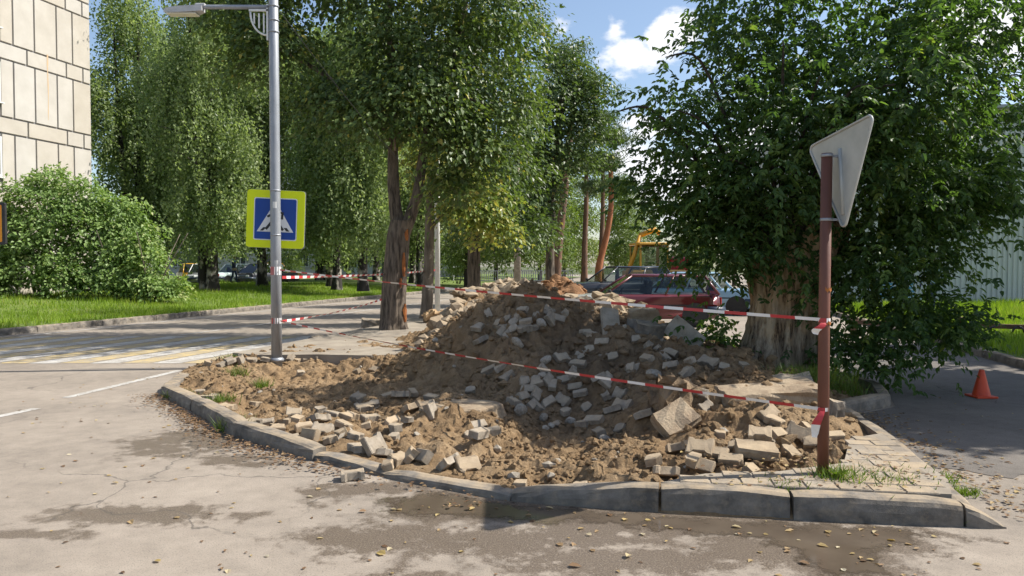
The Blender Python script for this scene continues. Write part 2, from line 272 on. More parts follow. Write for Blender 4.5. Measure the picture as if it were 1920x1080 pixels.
def dusty(name, c1, c2, scale, bscale, vary, dust, dcol=(.42,.325,.215)):
    """concrete with sandy dust lying on its upward faces"""
    m, nt, p = nmat(name); v = nvec(nt); p.inputs['Roughness'].default_value = .95; p.inputs['Specular IOR Level'].default_value = .2
    col = nramp(nt, nnoise(nt, v, scale, 7, .65), [(.36, c1), (.64, c2)])
    oi = nt.nodes.new('ShaderNodeObjectInfo'); hs = nt.nodes.new('ShaderNodeHueSaturation'); nt.links.new(col, hs.inputs['Color'])
    nt.links.new(nmath(nt, 'ADD', nmath(nt, 'MULTIPLY', oi.outputs['Random'], vary*2), 1-vary), hs.inputs['Value'])
    geo = nt.nodes.new('ShaderNodeNewGeometry'); sz = nt.nodes.new('ShaderNodeSeparateXYZ'); nt.links.new(geo.outputs['Normal'], sz.inputs[0]); pos = geo.outputs['Position']
    f = nmath(nt, 'MULTIPLY', nmath(nt, 'SUBTRACT', nmath(nt, 'MULTIPLY', sz.outputs[2], 1.6), .6, True), nmath(nt, 'MULTIPLY', nmath(nt, 'SUBTRACT', nnoise(nt, pos, 5, 6, .65), .36), 4.0, True), True)
    f2 = nmath(nt, 'MULTIPLY', nmath(nt, 'SUBTRACT', nnoise(nt, pos, 13, 5, .7), .5, True), 2.2, True)
    f = nmath(nt, 'MULTIPLY', nmath(nt, 'MAXIMUM', f, f2), dust)
    nt.links.new(nmix(nt, f, hs.outputs[0], dcol), p.inputs['Base Color']); nbump(nt, p, nnoise(nt, v, bscale, 6, .7), .6, .008); return m
def oldwood():
    """grey outer wood with dark grooves, tan torn heartwood towards the broken top"""
    m, nt, p = nmat('weathered_wood'); p.inputs['Roughness'].default_value = .95; v = nvec(nt, 'Object', (1, 1, .16)); w = nvec(nt); sx = nt.nodes.new('ShaderNodeSeparateXYZ'); nt.links.new(w, sx.inputs[0])
    a = nnoise(nt, v, 13, 8, .7); b = nnoise(nt, w, 3, 5, .6)
    grey = nramp(nt, a, [(.37,(.045,.032,.022)),(.45,(.30,.225,.155)),(.58,(.60,.49,.36))]); tan = nramp(nt, a, [(.36,(.07,.035,.018)),(.45,(.50,.32,.17)),(.58,(.75,.56,.35))])
    f = nmath(nt, 'MULTIPLY', nmath(nt, 'SUBTRACT', nmath(nt, 'ADD', nmath(nt, 'MULTIPLY', sx.outputs[2], .7), nmath(nt, 'MULTIPLY', b, 2.2)), 1.38), 2.0, True)
    nt.links.new(nmix(nt, f, grey, tan), p.inputs['Base Color']); nbump(nt, p, a, 1.0, .16); return m
def leafmat(name, stops, rough=0.45, trans=0.35, spec=0.5, tint=(1.25, 1.35, 0.5)):
    m, nt, p = nmat(name); at = nt.nodes.new('ShaderNodeAttribute'); at.attribute_name = 'rnd'
    col = nramp(nt, at.outputs['Fac'], stops); nt.links.new(col, p.inputs['Base Color'])
    p.inputs['Roughness'].default_value = rough; p.inputs['Specular IOR Level'].default_value = spec
    tr = nt.nodes.new('ShaderNodeBsdfTranslucent'); nt.links.new(nmix(nt, 1.0, col, tint, 'MULTIPLY'), tr.inputs['Color'])
    ms = nt.nodes.new('ShaderNodeMixShader'); ms.inputs[0].default_value = trans
    nt.links.new(p.outputs[0], ms.inputs[1]); nt.links.new(tr.outputs[0], ms.inputs[2])
    nt.links.new(ms.outputs[0], nt.nodes['Material Output'].inputs['Surface']); return m

M = {}
M['steel'] = pbr('galvanised_steel', (.33,.345,.37), (.27,.285,.31), 14, 0.5, 0.1, 80, 0.002, metal=0.35, stretch=(1,1,.25))
M['lampgrey'] = pbr('lamp_grey', (.5,.5,.5), (.42,.42,.43), 8, 0.5)
M['diffuser'] = pbr('lamp_diffuser', (.75,.72,.6), (.68,.65,.55), 8, 0.3)
M['black'] = pbr('black_plastic', (.02,.02,.022), (.03,.03,.03), 10, 0.5)
M['rubber'] = pbr('rubber', (.025,.025,.025), (.04,.04,.038), 20, 0.85)
M['signyellow'] = pbr('sign_yellow', (.70,.80,.0), (.66,.76,.0), 3, 0.5)
M['signblue'] = pbr('sign_blue', (.003,.048,.27), (.003,.052,.29), 3, 0.45)
M['signwhite'] = pbr('sign_white', (.72,.73,.74), (.66,.67,.68), 4, 0.5)
M['signback'] = pbr('sign_back', (.46,.47,.45), (.38,.39,.37), 5, 0.55, metal=0.2)
M['orange'] = pbr('board_orange', (.75,.30,.02), (.7,.27,.02), 4, 0.6)
M['postbrown'] = pbr('rusty_red_post', (.175,.066,.042), (.095,.040,.028), 4, 0.55, 0.3, 60, 0.003, stretch=(1,1,.3))
M['rust'] = pbr('rust', (.40,.15,.035), (.28,.09,.03), 20, 0.9)
M['ruststain'] = pbr('rust_stain', (.50,.34,.20), (.46,.36,.25), 6, 0.95)
M['white'] = pbr('white_paint', (.72,.72,.70), (.62,.62,.60), 10, 0.7)
M['tapered'] = pbr('tape_red', (.50,.045,.05), (.44,.04,.045), 6, 0.35)
M['tapewhite'] = pbr('tape_white', (.80,.79,.78), (.74,.73,.72), 6, 0.35)
M['cone'] = pbr('cone_orange', (.62,.07,.02), (.52,.055,.02), 6, 0.5)
M['concrete'] = dusty('concrete', (.34,.305,.255), (.22,.195,.16), 9, 90, .1, .5)
M['kerb'] = dusty('kerb_concrete', (.235,.21,.18), (.11,.10,.088), 6, 70, .1, .75)
M['paver'] = dusty('paver', (.33,.285,.23), (.20,.17,.135), 12, 110, .16, .75)
M['pavertan'] = dusty('paver_sandy', (.38,.30,.21), (.23,.175,.12), 8, 80, .15, .9)
M['slabtan'] = pbr('soil_coated_slab', (.40,.315,.215), (.24,.175,.115), 5, 0.96, 0.8, 40, 0.02)
M['stone'] = pbr('rubble_stone', (.40,.36,.30), (.24,.20,.155), 4, 0.95, 0.6, 40, 0.012, vary=0.15)
M['barklime'] = pbr('lime_bark', (.19,.15,.115), (.05,.039,.031), 15, 0.95, 1.0, 14, 0.05, stretch=(1,1,.16), lo=.4, hi=.62)
M['barkpale'] = pbr('pale_bark', (.24,.20,.16), (.10,.08,.065), 8, 0.95, 0.9, 16, 0.03, stretch=(1,1,.2))
M['barkdark'] = pbr('dark_bark', (.075,.06,.05), (.03,.025,.022), 7, 0.95, 1.0, 14, 0.04, stretch=(1,1,.2))
M['barkbirch'] = pbr('birch_bark', (.36,.33,.29), (.03,.026,.022), 2.6, 0.85, 0.6, 16, 0.03, stretch=(1,1,.6), lo=.38, hi=.48)
M['barkpine'] = pbr('pine_bark', (.20,.11,.065), (.09,.06,.045), 6, 0.95, 0.9, 14, 0.03, stretch=(1,1,.25))
M['barkpineup'] = pbr('pine_bark_orange', (.36,.14,.06), (.24,.09,.04), 6, 0.9, 0.6, 14, 0.02, stretch=(1,1,.25))
M['wound'] = pbr('torn_bark', (.42,.15,.04), (.22,.075,.03), 14, 0.95, 0.8, 40, 0.02, stretch=(1,1,.3))
M['oldwood'] = oldwood()
M['rail'] = pbr('rail_wood', (.16,.085,.05), (.10,.055,.035), 6, 0.8, 0.4, 30, 0.01, stretch=(.2,1,1))
M['glass'] = pbr('window_glass', (.03,.04,.05), (.045,.055,.065), 2, 0.08, spec=0.8)
M['frame'] = pbr('window_frame', (.62,.62,.6), (.55,.55,.53), 5, 0.6)
M['panelbeige'] = pbr('panel_beige', (.465,.43,.38), (.41,.375,.325), 1.3, 0.95, 0.4, 60, 0.006, vary=0.03)
M['joint'] = pbr('panel_joint', (.21,.205,.21), (.17,.165,.17), 6, 0.9)
M['blockwall'] = pbr('block_wall', (.50,.48,.45), (.42,.40,.38), 1.2, 0.95)
M['blockbrick'] = pbr('block_brick', (.16,.06,.04), (.11,.045,.03), 8, 0.9)
M['balcony'] = pbr('balcony_panel', (.56,.57,.58), (.46,.48,.5), 3, 0.7)
M['greenpost'] = pbr('green_post', (.10,.26,.16), (.08,.22,.14), 5, 0.6)
M['corrugated'] = pbr('corrugated_sheet', (.55,.575,.54), (.47,.495,.465), 0.8, 0.5, metal=0.1, stretch=(1,1,.3))
M['bench'] = pbr('bench_blue', (.10,.26,.36), (.08,.20,.30), 6, 0.6)
M['rim'] = pbr('wheel_rim', (.40,.40,.41), (.3,.3,.31), 8, 0.35, metal=0.7)
M['bumper'] = pbr('bumper', (.045,.06,.09), (.035,.045,.07), 6, 0.4)
M['seat'] = pbr('seat_cloth', (.05,.05,.055), (.035,.035,.04), 20, 0.9)
M['lightred'] = pbr('tail_light', (.32,.015,.012), (.25,.01,.01), 6, 0.2)
M['lightwhite'] = pbr('head_light', (.6,.62,.64), (.5,.52,.55), 6, 0.15)
def carpaint(name, c): return pbr(name, c, tuple(x*0.9 for x in c), 2, 0.35, coat=0.6, spec=0.5)
M['carred'] = carpaint('car_red', (.115,.011,.016)); M['carhood'] = carpaint('car_silver', (.42,.42,.40)); M['carblack'] = carpaint('car_black', (.012,.013,.018))
M['cartaxi'] = carpaint('car_yellow', (.62,.33,.02)); M['carwhite'] = carpaint('car_white', (.68,.70,.70)); M['carteal'] = carpaint('car_pale', (.55,.66,.66)); M['cardark'] = carpaint('car_navy', (.015,.018,.03)); M['carblue'] = carpaint('car_light_blue', (.30,.46,.60))
M['machyellow'] = carpaint('machine_yellow', (.65,.32,.015)); M['machred'] = carpaint('machine_red', (.5,.02,.03))
m, nt, p = nmat('car_glass'); g_t = nt.nodes.new('ShaderNodeBsdfTransparent'); g_t.inputs[0].default_value = (.62,.68,.66,1); g_g = nt.nodes.new('ShaderNodeBsdfGlossy'); g_g.inputs['Roughness'].default_value = .03
g_m = nt.nodes.new('ShaderNodeMixShader'); g_f = nt.nodes.new('ShaderNodeFresnel'); g_f.inputs[0].default_value = 1.55
nt.links.new(g_f.outputs[0], g_m.inputs[0]); nt.links.new(g_t.outputs[0], g_m.inputs[1]); nt.links.new(g_g.outputs[0], g_m.inputs[2]); nt.links.new(g_m.outputs[0], nt.nodes['Material Output'].inputs['Surface']); M['carglass'] = m

M['lime_leaf'] = leafmat('lime_leaf', [(0,(.052,.084,.030)),(.4,(.095,.145,.048)),(.72,(.16,.22,.068)),(.92,(.29,.335,.09)),(1,(.40,.35,.1))], 0.42, 0.34, 0.4)
M['maple_leaf'] = leafmat('maple_leaf', [(0,(.042,.085,.03)),(.5,(.08,.142,.043)),(.85,(.13,.205,.055)),(1,(.27,.32,.07))], 0.45, 0.5, 0.35)
M['birch_leaf'] = leafmat('birch_leaf', [(0,(.15,.21,.09)),(.5,(.26,.33,.145)),(.9,(.37,.44,.21)),(1,(.46,.50,.27))], 0.45, 0.52, 0.4, (1.12,1.2,.62))
M['bush_leaf'] = leafmat('bush_leaf', [(0,(.12,.19,.055)),(.5,(.20,.30,.09)),(.9,(.29,.38,.13)),(1,(.42,.44,.2))], 0.48, 0.36, 0.35, (1.15,1.25,.6))
M['tree_leaf'] = leafmat('roadside_leaf', [(0,(.10,.15,.04)),(.5,(.17,.235,.06)),(.9,(.24,.30,.08)),(1,(.36,.34,.1))], 0.48, 0.42, 0.35)
M['pine_leaf'] = leafmat('pine_needle', [(0,(.055,.09,.03)),(.6,(.10,.145,.05)),(1,(.15,.19,.07))], 0.5, 0.2, 0.4)
M['grass'] = leafmat('grass_blade', [(0,(.125,.20,.02)),(.5,(.195,.295,.03)),(.9,(.26,.35,.045)),(1,(.36,.34,.1))], 0.55, 0.4, 0.3)
M['weed'] = leafmat('weed_blade', [(0,(.07,.12,.02)),(.6,(.13,.19,.03)),(1,(.26,.25,.07))], 0.5, 0.4, 0.35)
M['dryleaf'] = leafmat('dry_leaf', [(0,(.13,.075,.04)),(.35,(.25,.155,.085)),(.65,(.40,.29,.15)),(.85,(.43,.32,.12)),(1,(.50,.45,.34))], 0.7, 0.25, 0.3, (1,.9,.6))

# soil: sandy tan, darker where the subsoil is damp
m, nt, p = nmat('dug_soil'); v = nvec(nt); a = nnoise(nt, v, 1.1, 6, 0.62); b = nnoise(nt, v, 9, 6, 0.65); c = nnoise(nt, v, 45, 5, 0.7)
sx = nt.nodes.new('ShaderNodeSeparateXYZ'); nt.links.new(v, sx.inputs[0])
# the deep heap on the right of the pit is fresh damp subsoil
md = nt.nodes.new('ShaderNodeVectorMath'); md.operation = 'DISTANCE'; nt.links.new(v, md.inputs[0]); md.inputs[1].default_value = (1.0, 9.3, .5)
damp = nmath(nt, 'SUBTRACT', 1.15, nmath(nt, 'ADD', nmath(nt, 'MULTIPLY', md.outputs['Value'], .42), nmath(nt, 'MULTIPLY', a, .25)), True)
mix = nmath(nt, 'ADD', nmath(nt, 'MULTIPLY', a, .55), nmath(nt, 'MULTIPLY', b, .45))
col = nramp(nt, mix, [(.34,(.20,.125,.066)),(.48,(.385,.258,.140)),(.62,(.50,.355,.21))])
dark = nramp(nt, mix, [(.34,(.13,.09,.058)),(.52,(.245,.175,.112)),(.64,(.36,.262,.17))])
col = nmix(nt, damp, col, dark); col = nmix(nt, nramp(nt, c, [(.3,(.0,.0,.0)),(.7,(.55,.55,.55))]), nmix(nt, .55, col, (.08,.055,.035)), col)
nt.links.new(col, p.inputs['Base Color']); p.inputs['Roughness'].default_value = .97; p.inputs['Specular IOR Level'].default_value = .15
nbump(nt, p, nmath(nt, 'ADD', c, nnoise(nt, v, 110, 4, .7)), .9, .02); M['soil'] = m
M['clod'] = pbr('soil_clod', (.45,.32,.19), (.25,.16,.09), 3, 0.97, 0.8, 60, 0.012, spec=.15)
M['soilclod'] = pbr('earth_clod', (.30,.215,.135), (.14,.10,.065), 5, 0.97, 0.9, 40, 0.03, spec=.15)
M['redsoil'] = pbr('red_soil', (.34,.19,.10), (.16,.085,.045), 3, 0.97, 0.9, 25, 0.04, spec=.15)
M['dirt'] = pbr('dusty_walk', (.33,.285,.225), (.22,.185,.145), 2.2, 0.96, 0.6, 50, 0.01)
M['lawn'] = pbr('lawn_soil', (.10,.15,.025), (.14,.18,.04), 1.2, 0.95, 0.6, 30, 0.03)
M['terrain'] = pbr('terrain', (.07,.09,.03), (.10,.10,.05), 0.05, 0.95)

# asphalt: pale, dusty, with wet stains and hairline cracks
m, nt, p = nmat('asphalt'); v = nvec(nt)
a = nnoise(nt, v, .7, 6, .6); b = nnoise(nt, v, 6, 6, .65); c = nnoise(nt, v, 95, 4, .75); d = nnoise(nt, v, 260, 2, .8)
col = nramp(nt, nmath(nt, 'ADD', nmath(nt, 'MULTIPLY', a, .6), nmath(nt, 'MULTIPLY', b, .4)), [(.36,(.20,.169,.136)),(.5,(.275,.231,.185)),(.64,(.338,.286,.231))])
col = nmix(nt, nramp(nt, c, [(.34,(.75,.75,.75)),(.46,(0,0,0))]), col, (.09,.08,.07)); col = nmix(nt, nramp(nt, d, [(.62,(0,0,0)),(.74,(.45,.45,.45))]), col, (.46,.43,.38))
WETB = 1.22; stain = None; nzv = nnoise(nt, v, 2.6, 6, .62); nzf = nnoise(nt, v, 9, 5, .7)
for (cx, cy, rx, ry) in STAINS:
    mpn = nt.nodes.new('ShaderNodeMapping'); mpn.vector_type = 'POINT'; mpn.inputs['Location'].default_value = (-cx/rx, -cy/ry, 0); mpn.inputs['Scale'].default_value = (1/rx, 1/ry, 0)
    nt.links.new(v, mpn.inputs['Vector']); ln = nt.nodes.new('ShaderNodeVectorMath'); ln.operation = 'LENGTH'; nt.links.new(mpn.outputs[0], ln.inputs[0])
    e = nmath(nt, 'SUBTRACT', WETB if cy < 5 and cx > -1.2 and ry < .41 else 1.0, ln.outputs['Value']); stain = e if stain is None else nmath(nt, 'MAXIMUM', stain, e)
wet = nmath(nt, 'ADD', stain, nmath(nt, 'ADD', nmath(nt, 'MULTIPLY', nmath(nt, 'SUBTRACT', nzv, .5), 2.2), nmath(nt, 'MULTIPLY', nmath(nt, 'SUBTRACT', nzf, .5), 2.0)))
wr = nt.nodes.new('ShaderNodeMapRange'); wr.inputs['From Min'].default_value = .16; wr.inputs['From Max'].default_value = .55; nt.links.new(wet, wr.inputs['Value']); wetf = wr.outputs[0]
col = nmix(nt, nmath(nt, 'MULTIPLY', wetf, .82), col, nramp(nt, c, [(.42,(.060,.042,.028)),(.53,(.120,.089,.062)),(.62,(.23,.185,.14)),(.7,(.38,.33,.27))]))
vo = nt.nodes.new('ShaderNodeTexVoronoi'); vo.feature = 'DISTANCE_TO_EDGE'; vo.inputs['Scale'].default_value = .27
wv = nt.nodes.new('ShaderNodeVectorMath'); wv.operation = 'ADD'; cn = nt.nodes.new('ShaderNodeTexNoise'); cn.inputs['Scale'].default_value = 1.6; cn.inputs['Detail'].default_value = 6; nt.links.new(v, cn.inputs['Vector'])
sc_ = nt.nodes.new('ShaderNodeVectorMath'); sc_.operation = 'SCALE'; sc_.inputs['Scale'].default_value = .9; nt.links.new(cn.outputs['Color'], sc_.inputs[0]); nt.links.new(v, wv.inputs[0]); nt.links.new(sc_.outputs[0], wv.inputs[1]); nt.links.new(wv.outputs[0], vo.inputs['Vector'])
crack = nramp(nt, vo.outputs['Distance'], [(.0,(.8,.8,.8)),(.004,(0,0,0))])
crack = nmix(nt, nramp(nt, nnoise(nt, v, .5, 2), [(.46,(0,0,0)),(.54,(1,1,1))]), (0,0,0), crack)
col = nmix(nt, crack, col, (.07,.06,.05)); nt.links.new(col, p.inputs['Base Color'])
nt.links.new(nmath(nt, 'SUBTRACT', .93, nmath(nt, 'MULTIPLY', wetf, .5)), p.inputs['Roughness'])
nbump(nt, p, nmath(nt, 'ADD', nmath(nt, 'MULTIPLY', c, 1.0), nmath(nt, 'MULTIPLY', b, .6)), .55, .006); M['asphalt'] = m
yd = M['asphalt'].copy(); yd.name = 'shaded_yard_asphalt'; M['yard'] = yd  # older, darker asphalt; its tint also deepens the shade over the near lane
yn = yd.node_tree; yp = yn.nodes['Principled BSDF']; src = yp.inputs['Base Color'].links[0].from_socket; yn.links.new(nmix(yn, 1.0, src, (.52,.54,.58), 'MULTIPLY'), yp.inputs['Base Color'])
# worn road paint: the asphalt shows through
def paint(name, c1):
    m, nt, p = nmat(name); v = nvec(nt); n = nmath(nt, 'ADD', nmath(nt, 'MULTIPLY', nnoise(nt, v, 30, 6, .7), .6), nmath(nt, 'MULTIPLY', nnoise(nt, v, 3, 5, .6), .4))
    nt.links.new(nmix(nt, nramp(nt, n, [(.42,(1,1,1)),(.56,(.2,.2,.2))]), c1, (.27,.24,.205)), p.inputs['Base Color']); p.inputs['Roughness'].default_value = .85; return m
M['paintwhite'] = paint('road_paint_white', (.56,.545,.51)); M['paintyellow'] = paint('road_paint_yellow', (.55,.41,.17))
# muddy puddle water
m, nt, p = nmat('muddy_water'); v = nvec(nt); nt.links.new(nramp(nt, nnoise(nt, v, 3, 4), [(.35,(.085,.065,.047)),(.65,(.115,.09,.066))]), p.inputs['Base Color'])
p.inputs['Roughness'].default_value = .09; p.inputs['IOR'].default_value = 1.33; nbump(nt, p, nnoise(nt, v, 5, 2), .03, .01); M['water'] = m
# shallow margin: the water film thins out over the rough asphalt
dp = nt.nodes.new('ShaderNodeAttribute'); dp.attribute_name = 'depth'; al = nt.nodes.new('ShaderNodeMapRange'); al.interpolation_type = 'SMOOTHSTEP'; al.inputs['From Min'].default_value = -.02; al.inputs['From Max'].default_value = .10
nt.links.new(nmath(nt, 'ADD', dp.outputs['Fac'], nmath(nt, 'ADD', nmath(nt, 'MULTIPLY', nmath(nt, 'SUBTRACT', nnoise(nt, v, 6, 5, .6), .5), .45), nmath(nt, 'MULTIPLY', nmath(nt, 'SUBTRACT', nnoise(nt, v, 40, 3, .6), .5), .16))), al.inputs['Value']); nt.links.new(al.outputs[0], p.inputs['Alpha'])

# ------------------------------------------------------------------ the setting
def xe(y): return -5.1 + .245*(y-11.4)          # right edge of the main road
def xl(y): return -11.8 + .245*(y-17.07)        # left kerb of the main road
def xr(y): return 7.96 + .2*(y-11.46)           # kerb of the lawn on the right
def smooth(t): t = np.clip(t, 0, 1); return t*t*(3-2*t)
def sheet(name, outer, hole, z, mat, kind='structure'):
    loops = [[Vector((x, y, z)) for x, y in outer]] + ([[Vector((x, y, z)) for x, y in hole]] if hole else [])
    tris = geometry.tessellate_polygon(loops); vs = [v for l in loops for v in l]
    me = bpy.data.meshes.new(name); me.from_pydata([tuple(v) for v in vs], [], [tuple(t) for t in tris]); me.materials.append(mat); me.update()
    for p_ in me.polygons:
        if p_.normal.z < 0: p_.flip()
    return tag(link(name, me), kind=kind)
tag(MB().quad((-2000,-300,-.7),(2000,-300,-.7),(2000,3500,-.7),(-2000,3500,-.7)).build('terrain', M['terrain']), kind='structure')
road = sheet('road', [(-90,-30),(90,-30),(90,150),(-90,150)], ISLAND, 0.0, M['asphalt'])

tag(sheet('shaded_yard_road', [(3.22,5.75)] + [(3.3+.12*k, 5.62+.12*math.sin(k*1.3)+.10*math.sin(k*.47+1)+.05*math.sin(k*3.1)) for k in range(1, 44)] + [(8.7,5.3),(xr(8)-.02,8),(xr(16.5)-.02,16.5),(6.2,14.2),(5.2,11.4),(4.88,10.4),(4.78,9.4),(4.38,8.4),(3.6,7.86),(3.45,7.0)], None, .004, M['yard']), kind='structure')  # dark sheet adds shade to the near lane; front edge follows the shade border
# painted markings: children of the road, 4 mm above it
def strip(name, a, b, w, mat, z=.004, shear=None):
    a = Vector((*a, 0)); b = Vector((*b, 0)); d = (b-a).normalized(); n = Vector((-d.y, d.x, 0))*w/2
    return MB().quad(a-n+Vector((0,0,z)), b-n+Vector((0,0,z)), b+n+Vector((0,0,z)), a+n+Vector((0,0,z))).build(name, mat, road)
x = -5.0; k = 0
while x > -12.4:
    x0 = x; x1 = x-.46; y0, y1 = 12.2, 16.9
    if x1 < xl(y0)+.4: y0 = (x1-.4+11.8)/.245+17.07
    if True:
        MB().quad((x1, 12.2+rnd.uniform(-.04,.04), .004), (x0, 12.2+rnd.uniform(-.04,.04), .004), (x0+.245*4.7, y1+rnd.uniform(-.05,.05), .004), (x1+.245*4.7, y1+rnd.uniform(-.05,.05), .004)).build('crosswalk_stripe', M['paintyellow' if k % 2 == 0 else 'paintwhite'], road)
    x -= .51; k += 1
strip('lane_line', (xl(17.2)+4.0, 17.2), (xl(70)+4.0, 70), .12, M['paintwhite'])
strip('lane_line', (xl(5)+4.0, 5), (xl(12)+4.0, 12), .12, M['paintwhite'])
strip('edge_line', (xl(3)+.55, 3), (xl(80)+.55, 80), .11, M['paintwhite'])
strip('edge_line', (-5.44, 8.98), (-5.12, 11.35), .12, M['paintwhite'])
strip('edge_line', (-5.62, 7.3), (-5.36, 8.3), .12, M['paintwhite'])
strip('edge_line', (-5.9, 5.2), (-5.7, 6.4), .12, M['paintwhite'])
strip('edge_line', (xe(17)-.35, 17), (xe(60)-.35, 60), .11, M['paintwhite'])

# pavement strip behind the dig, along the road
def slab_poly(name, poly, z0, z1, mat):
    o = MB().prism(poly, z0, z1).build(name, mat); return tag(o, kind='structure')
slab_poly('pavement', [(-4.72,12.45),(-4.2,12.12),(-3.2,12.2),(-2.3,12.05),(-1.6,12.3),(-1.0,13.2),(1.0,14.5),(2.2,15.5),(xe(90)+5,90),(xe(90)+.12,90),(xe(16.6)+.14,16.6),(xe(13.6)+.14,13.6)], -.1, .15, M['dirt'])

# dug soil: height field
gx = np.arange(-5.3, 5.25, .026); gy = np.arange(4.45, 15.9, .026)
X, Y = np.meshgrid(gx, gy); Z = hf(X, Y)
keep = poly_sd(X, Y, ISLAND) < .35
nx, ny = len(gx), len(gy); idx = np.arange(nx*ny).reshape(ny, nx)
Q = np.stack([idx[:-1,:-1], idx[:-1,1:], idx[1:,1:], idx[1:,:-1]], -1).reshape(-1, 4)
Q = Q[keep.ravel()[Q].all(1)]
used = np.unique(Q); remap = np.full(nx*ny, -1); remap[used] = np.arange(len(used))
VV = np.stack([X.ravel(), Y.ravel(), Z.ravel()], -1)[used]
tag(mesh_np('dug_soil', VV, remap[Q], M['soil'], smooth=False), kind='structure')
def soil_z(x, y):
    h = float(hf(np.array([x]), np.array([y]))[0]); s = float(poly_sd(np.array([x]), np.array([y]), ISLAND)[0])
    if float(poly_sd(np.array([x]), np.array([y]), PAVED)[0]) < 0: h = max(h, .152)
    return max(h, 0.0) if s > 0 else h

# loose clods over the soil (uncountable)
ICO = [(0,0,1)] + [(math.cos(a)*.9, math.sin(a)*.9, .35) for a in np.arange(5)*2*math.pi/5] + [(math.cos(a)*.85, math.sin(a)*.85, -.4) for a in (np.arange(5)+.5)*2*math.pi/5] + [(0,0,-1)]
ICOF = [(0,1+i,1+(i+1)%5) for i in range(5)] + [(1+i,6+i,1+(i+1)%5) for i in range(5)] + [(1+(i+1)%5,6+i,6+(i+1)%5) for i in range(5)] + [(11,6+(i+1)%5,6+i) for i in range(5)]
ICO = np.array(ICO); ICOF = np.array(ICOF)
def chunks(name, P, S, mat, flat=.75, jag=.35, kind='stuff', parent=None):
    n = len(P); V = ICO[None]*(1 + (rng.random((n,12,1))-.5)*2*jag); V = V*S[:,None,None]*(1+(rng.random((n,1,3))-.5)*.8); V[:,:,2] *= flat
    a = rng.random(n)*6.28; c, s = np.cos(a)[:,None], np.sin(a)[:,None]; tl = (rng.random(n)-.5)*1.2; ct, st = np.cos(tl)[:,None], np.sin(tl)[:,None]
    x_, y_, z_ = V[:,:,0], V[:,:,1]*ct-V[:,:,2]*st, V[:,:,1]*st+V[:,:,2]*ct
    V = np.stack([x_*c-y_*s, x_*s+y_*c, z_], -1) + P[:,None]
    F = ICOF[None] + (np.arange(n)*12)[:,None,None]
    o = mesh_np(name, V.reshape(-1,3), F.reshape(-1,3), mat, parent)
    if kind: tag(o, kind=kind)
    return o
def scatter(n, x0, x1, y0, y1, cond=None, power=1.0):
    xx = rng.uniform(x0, x1, n); yy = y0 + (y1-y0)*rng.random(n)**power
    kp = (poly_sd(xx, yy, ISLAND) < -.03) & (poly_sd(xx, yy, PAVED) > .02)
    if cond is not None: kp &= cond(xx, yy)
    return xx[kp], yy[kp]
xx, yy = scatter(44000, -4.9, 4.6, 4.8, 13.5, lambda x, y: rng.random(len(x)) < np.clip(.45+1.3*vnoise(x/.8, y/.8, 31), .06, 1), 1.35)
sz = .008 + .028*rng.random(len(xx))**3.0
tag(chunks('soil_clods', np.stack([xx, yy, hf(xx, yy)+sz*.2], -1), sz, M['soil'], .8, .42), 'small crumbs and clods of sandy soil over the dug ground', 'soil')
xx, yy = scatter(2600, -2.0, 3.4, 5.4, 11.5, lambda x, y: hf_base(x, y) > .12)
sz = .018 + .06*rng.random(len(xx))**2.6
tag(chunks('soil_lumps', np.stack([xx, yy, hf(xx, yy)+sz*.2], -1), sz, M['soil'], .8, .35), 'larger lumps of damp earth on the slopes of the heap', 'soil')
xx, yy = scatter(1500, -1.4, 2.6, 10.9, 14.8, lambda x, y: hf_base(x, y) > .25)
sz = .03 + .13*rng.random(len(xx))**2.4
tag(chunks('broken_rubble', np.stack([xx, yy, hf(xx, yy)+sz*.35], -1), sz, M['pavertan'], .7, .3), 'sunlit heap of broken concrete rubble behind the dug heap', 'rubble')
xx, yy = scatter(170, -4.6, 4.2, 4.9, 11, None, 1.2); sz = .02 + .04*rng.random(len(xx))**2
tag(chunks('loose_stones', np.stack([xx, yy, hf(xx, yy)+sz*.25], -1), sz, M['stone'], .7, .3), 'scattered fist-sized stones lying in the dug soil', 'stones')

# ------------------------------------------------------------------ kerbs
def kerb_stone(a, b, h0, h1, th, parent, sink=.12, gap=.006, rot=.03, side=1, ch=.03, name='kerb_stone', jog=0.0):
    """a, b: ground points along the front face; the stone lies to the left of a->b * side; rounded front top edge"""
    a = Vector((a[0], a[1], 0)); b = Vector((b[0], b[1], 0)); d = (b-a).normalized(); n = Vector((-d.y, d.x, 0))*side
    a = a+d*gap + n*jog; b = b-d*gap + n*jog; L = (b-a).length; ns = max(3, int(L/.16)); vs = []; fs = []; g = random.Random(hash((round(a.x,2), round(a.y,2))) & 0xffff)
    m_ = 8
    for i in range(ns+1):
        t = i/ns; q = a+(b-a)*t; h = h0+(h1-h0)*t; e = .012 if i in (0, ns) else 0
        jt = lambda s: (g.random()-.5)*s
        prof = [(0+e,-sink),(.004+e,h*.45),(.012+e+jt(.014),h-ch*1.3-e),(.012+ch*.45+jt(.014),h-ch*.35-e+jt(.014)),(.014+ch*1.2,h-e+jt(.005)),(th*.6,h+.002-e+jt(.004)),(th-.01-e,h-e-.004),(th-e,-sink)]
        vs += [q + n*u + Vector((0, 0, z)) for u, z in prof]
    for i in range(ns):
        for j in range(m_-1): fs.append((i*m_+j, i*m_+j+1, (i+1)*m_+j+1, (i+1)*m_+j) if side < 0 else (i*m_+j, (i+1)*m_+j, (i+1)*m_+j+1, i*m_+j+1))
    fs.append(tuple(range(m_))); fs.append(tuple(ns*m_+j for j in range(m_-1, -1, -1)))
    mb = MB().add(vs, fs); return mb.build(name, M['kerb'], parent)
kf = tag(link('front_kerb', None), kind='structure')
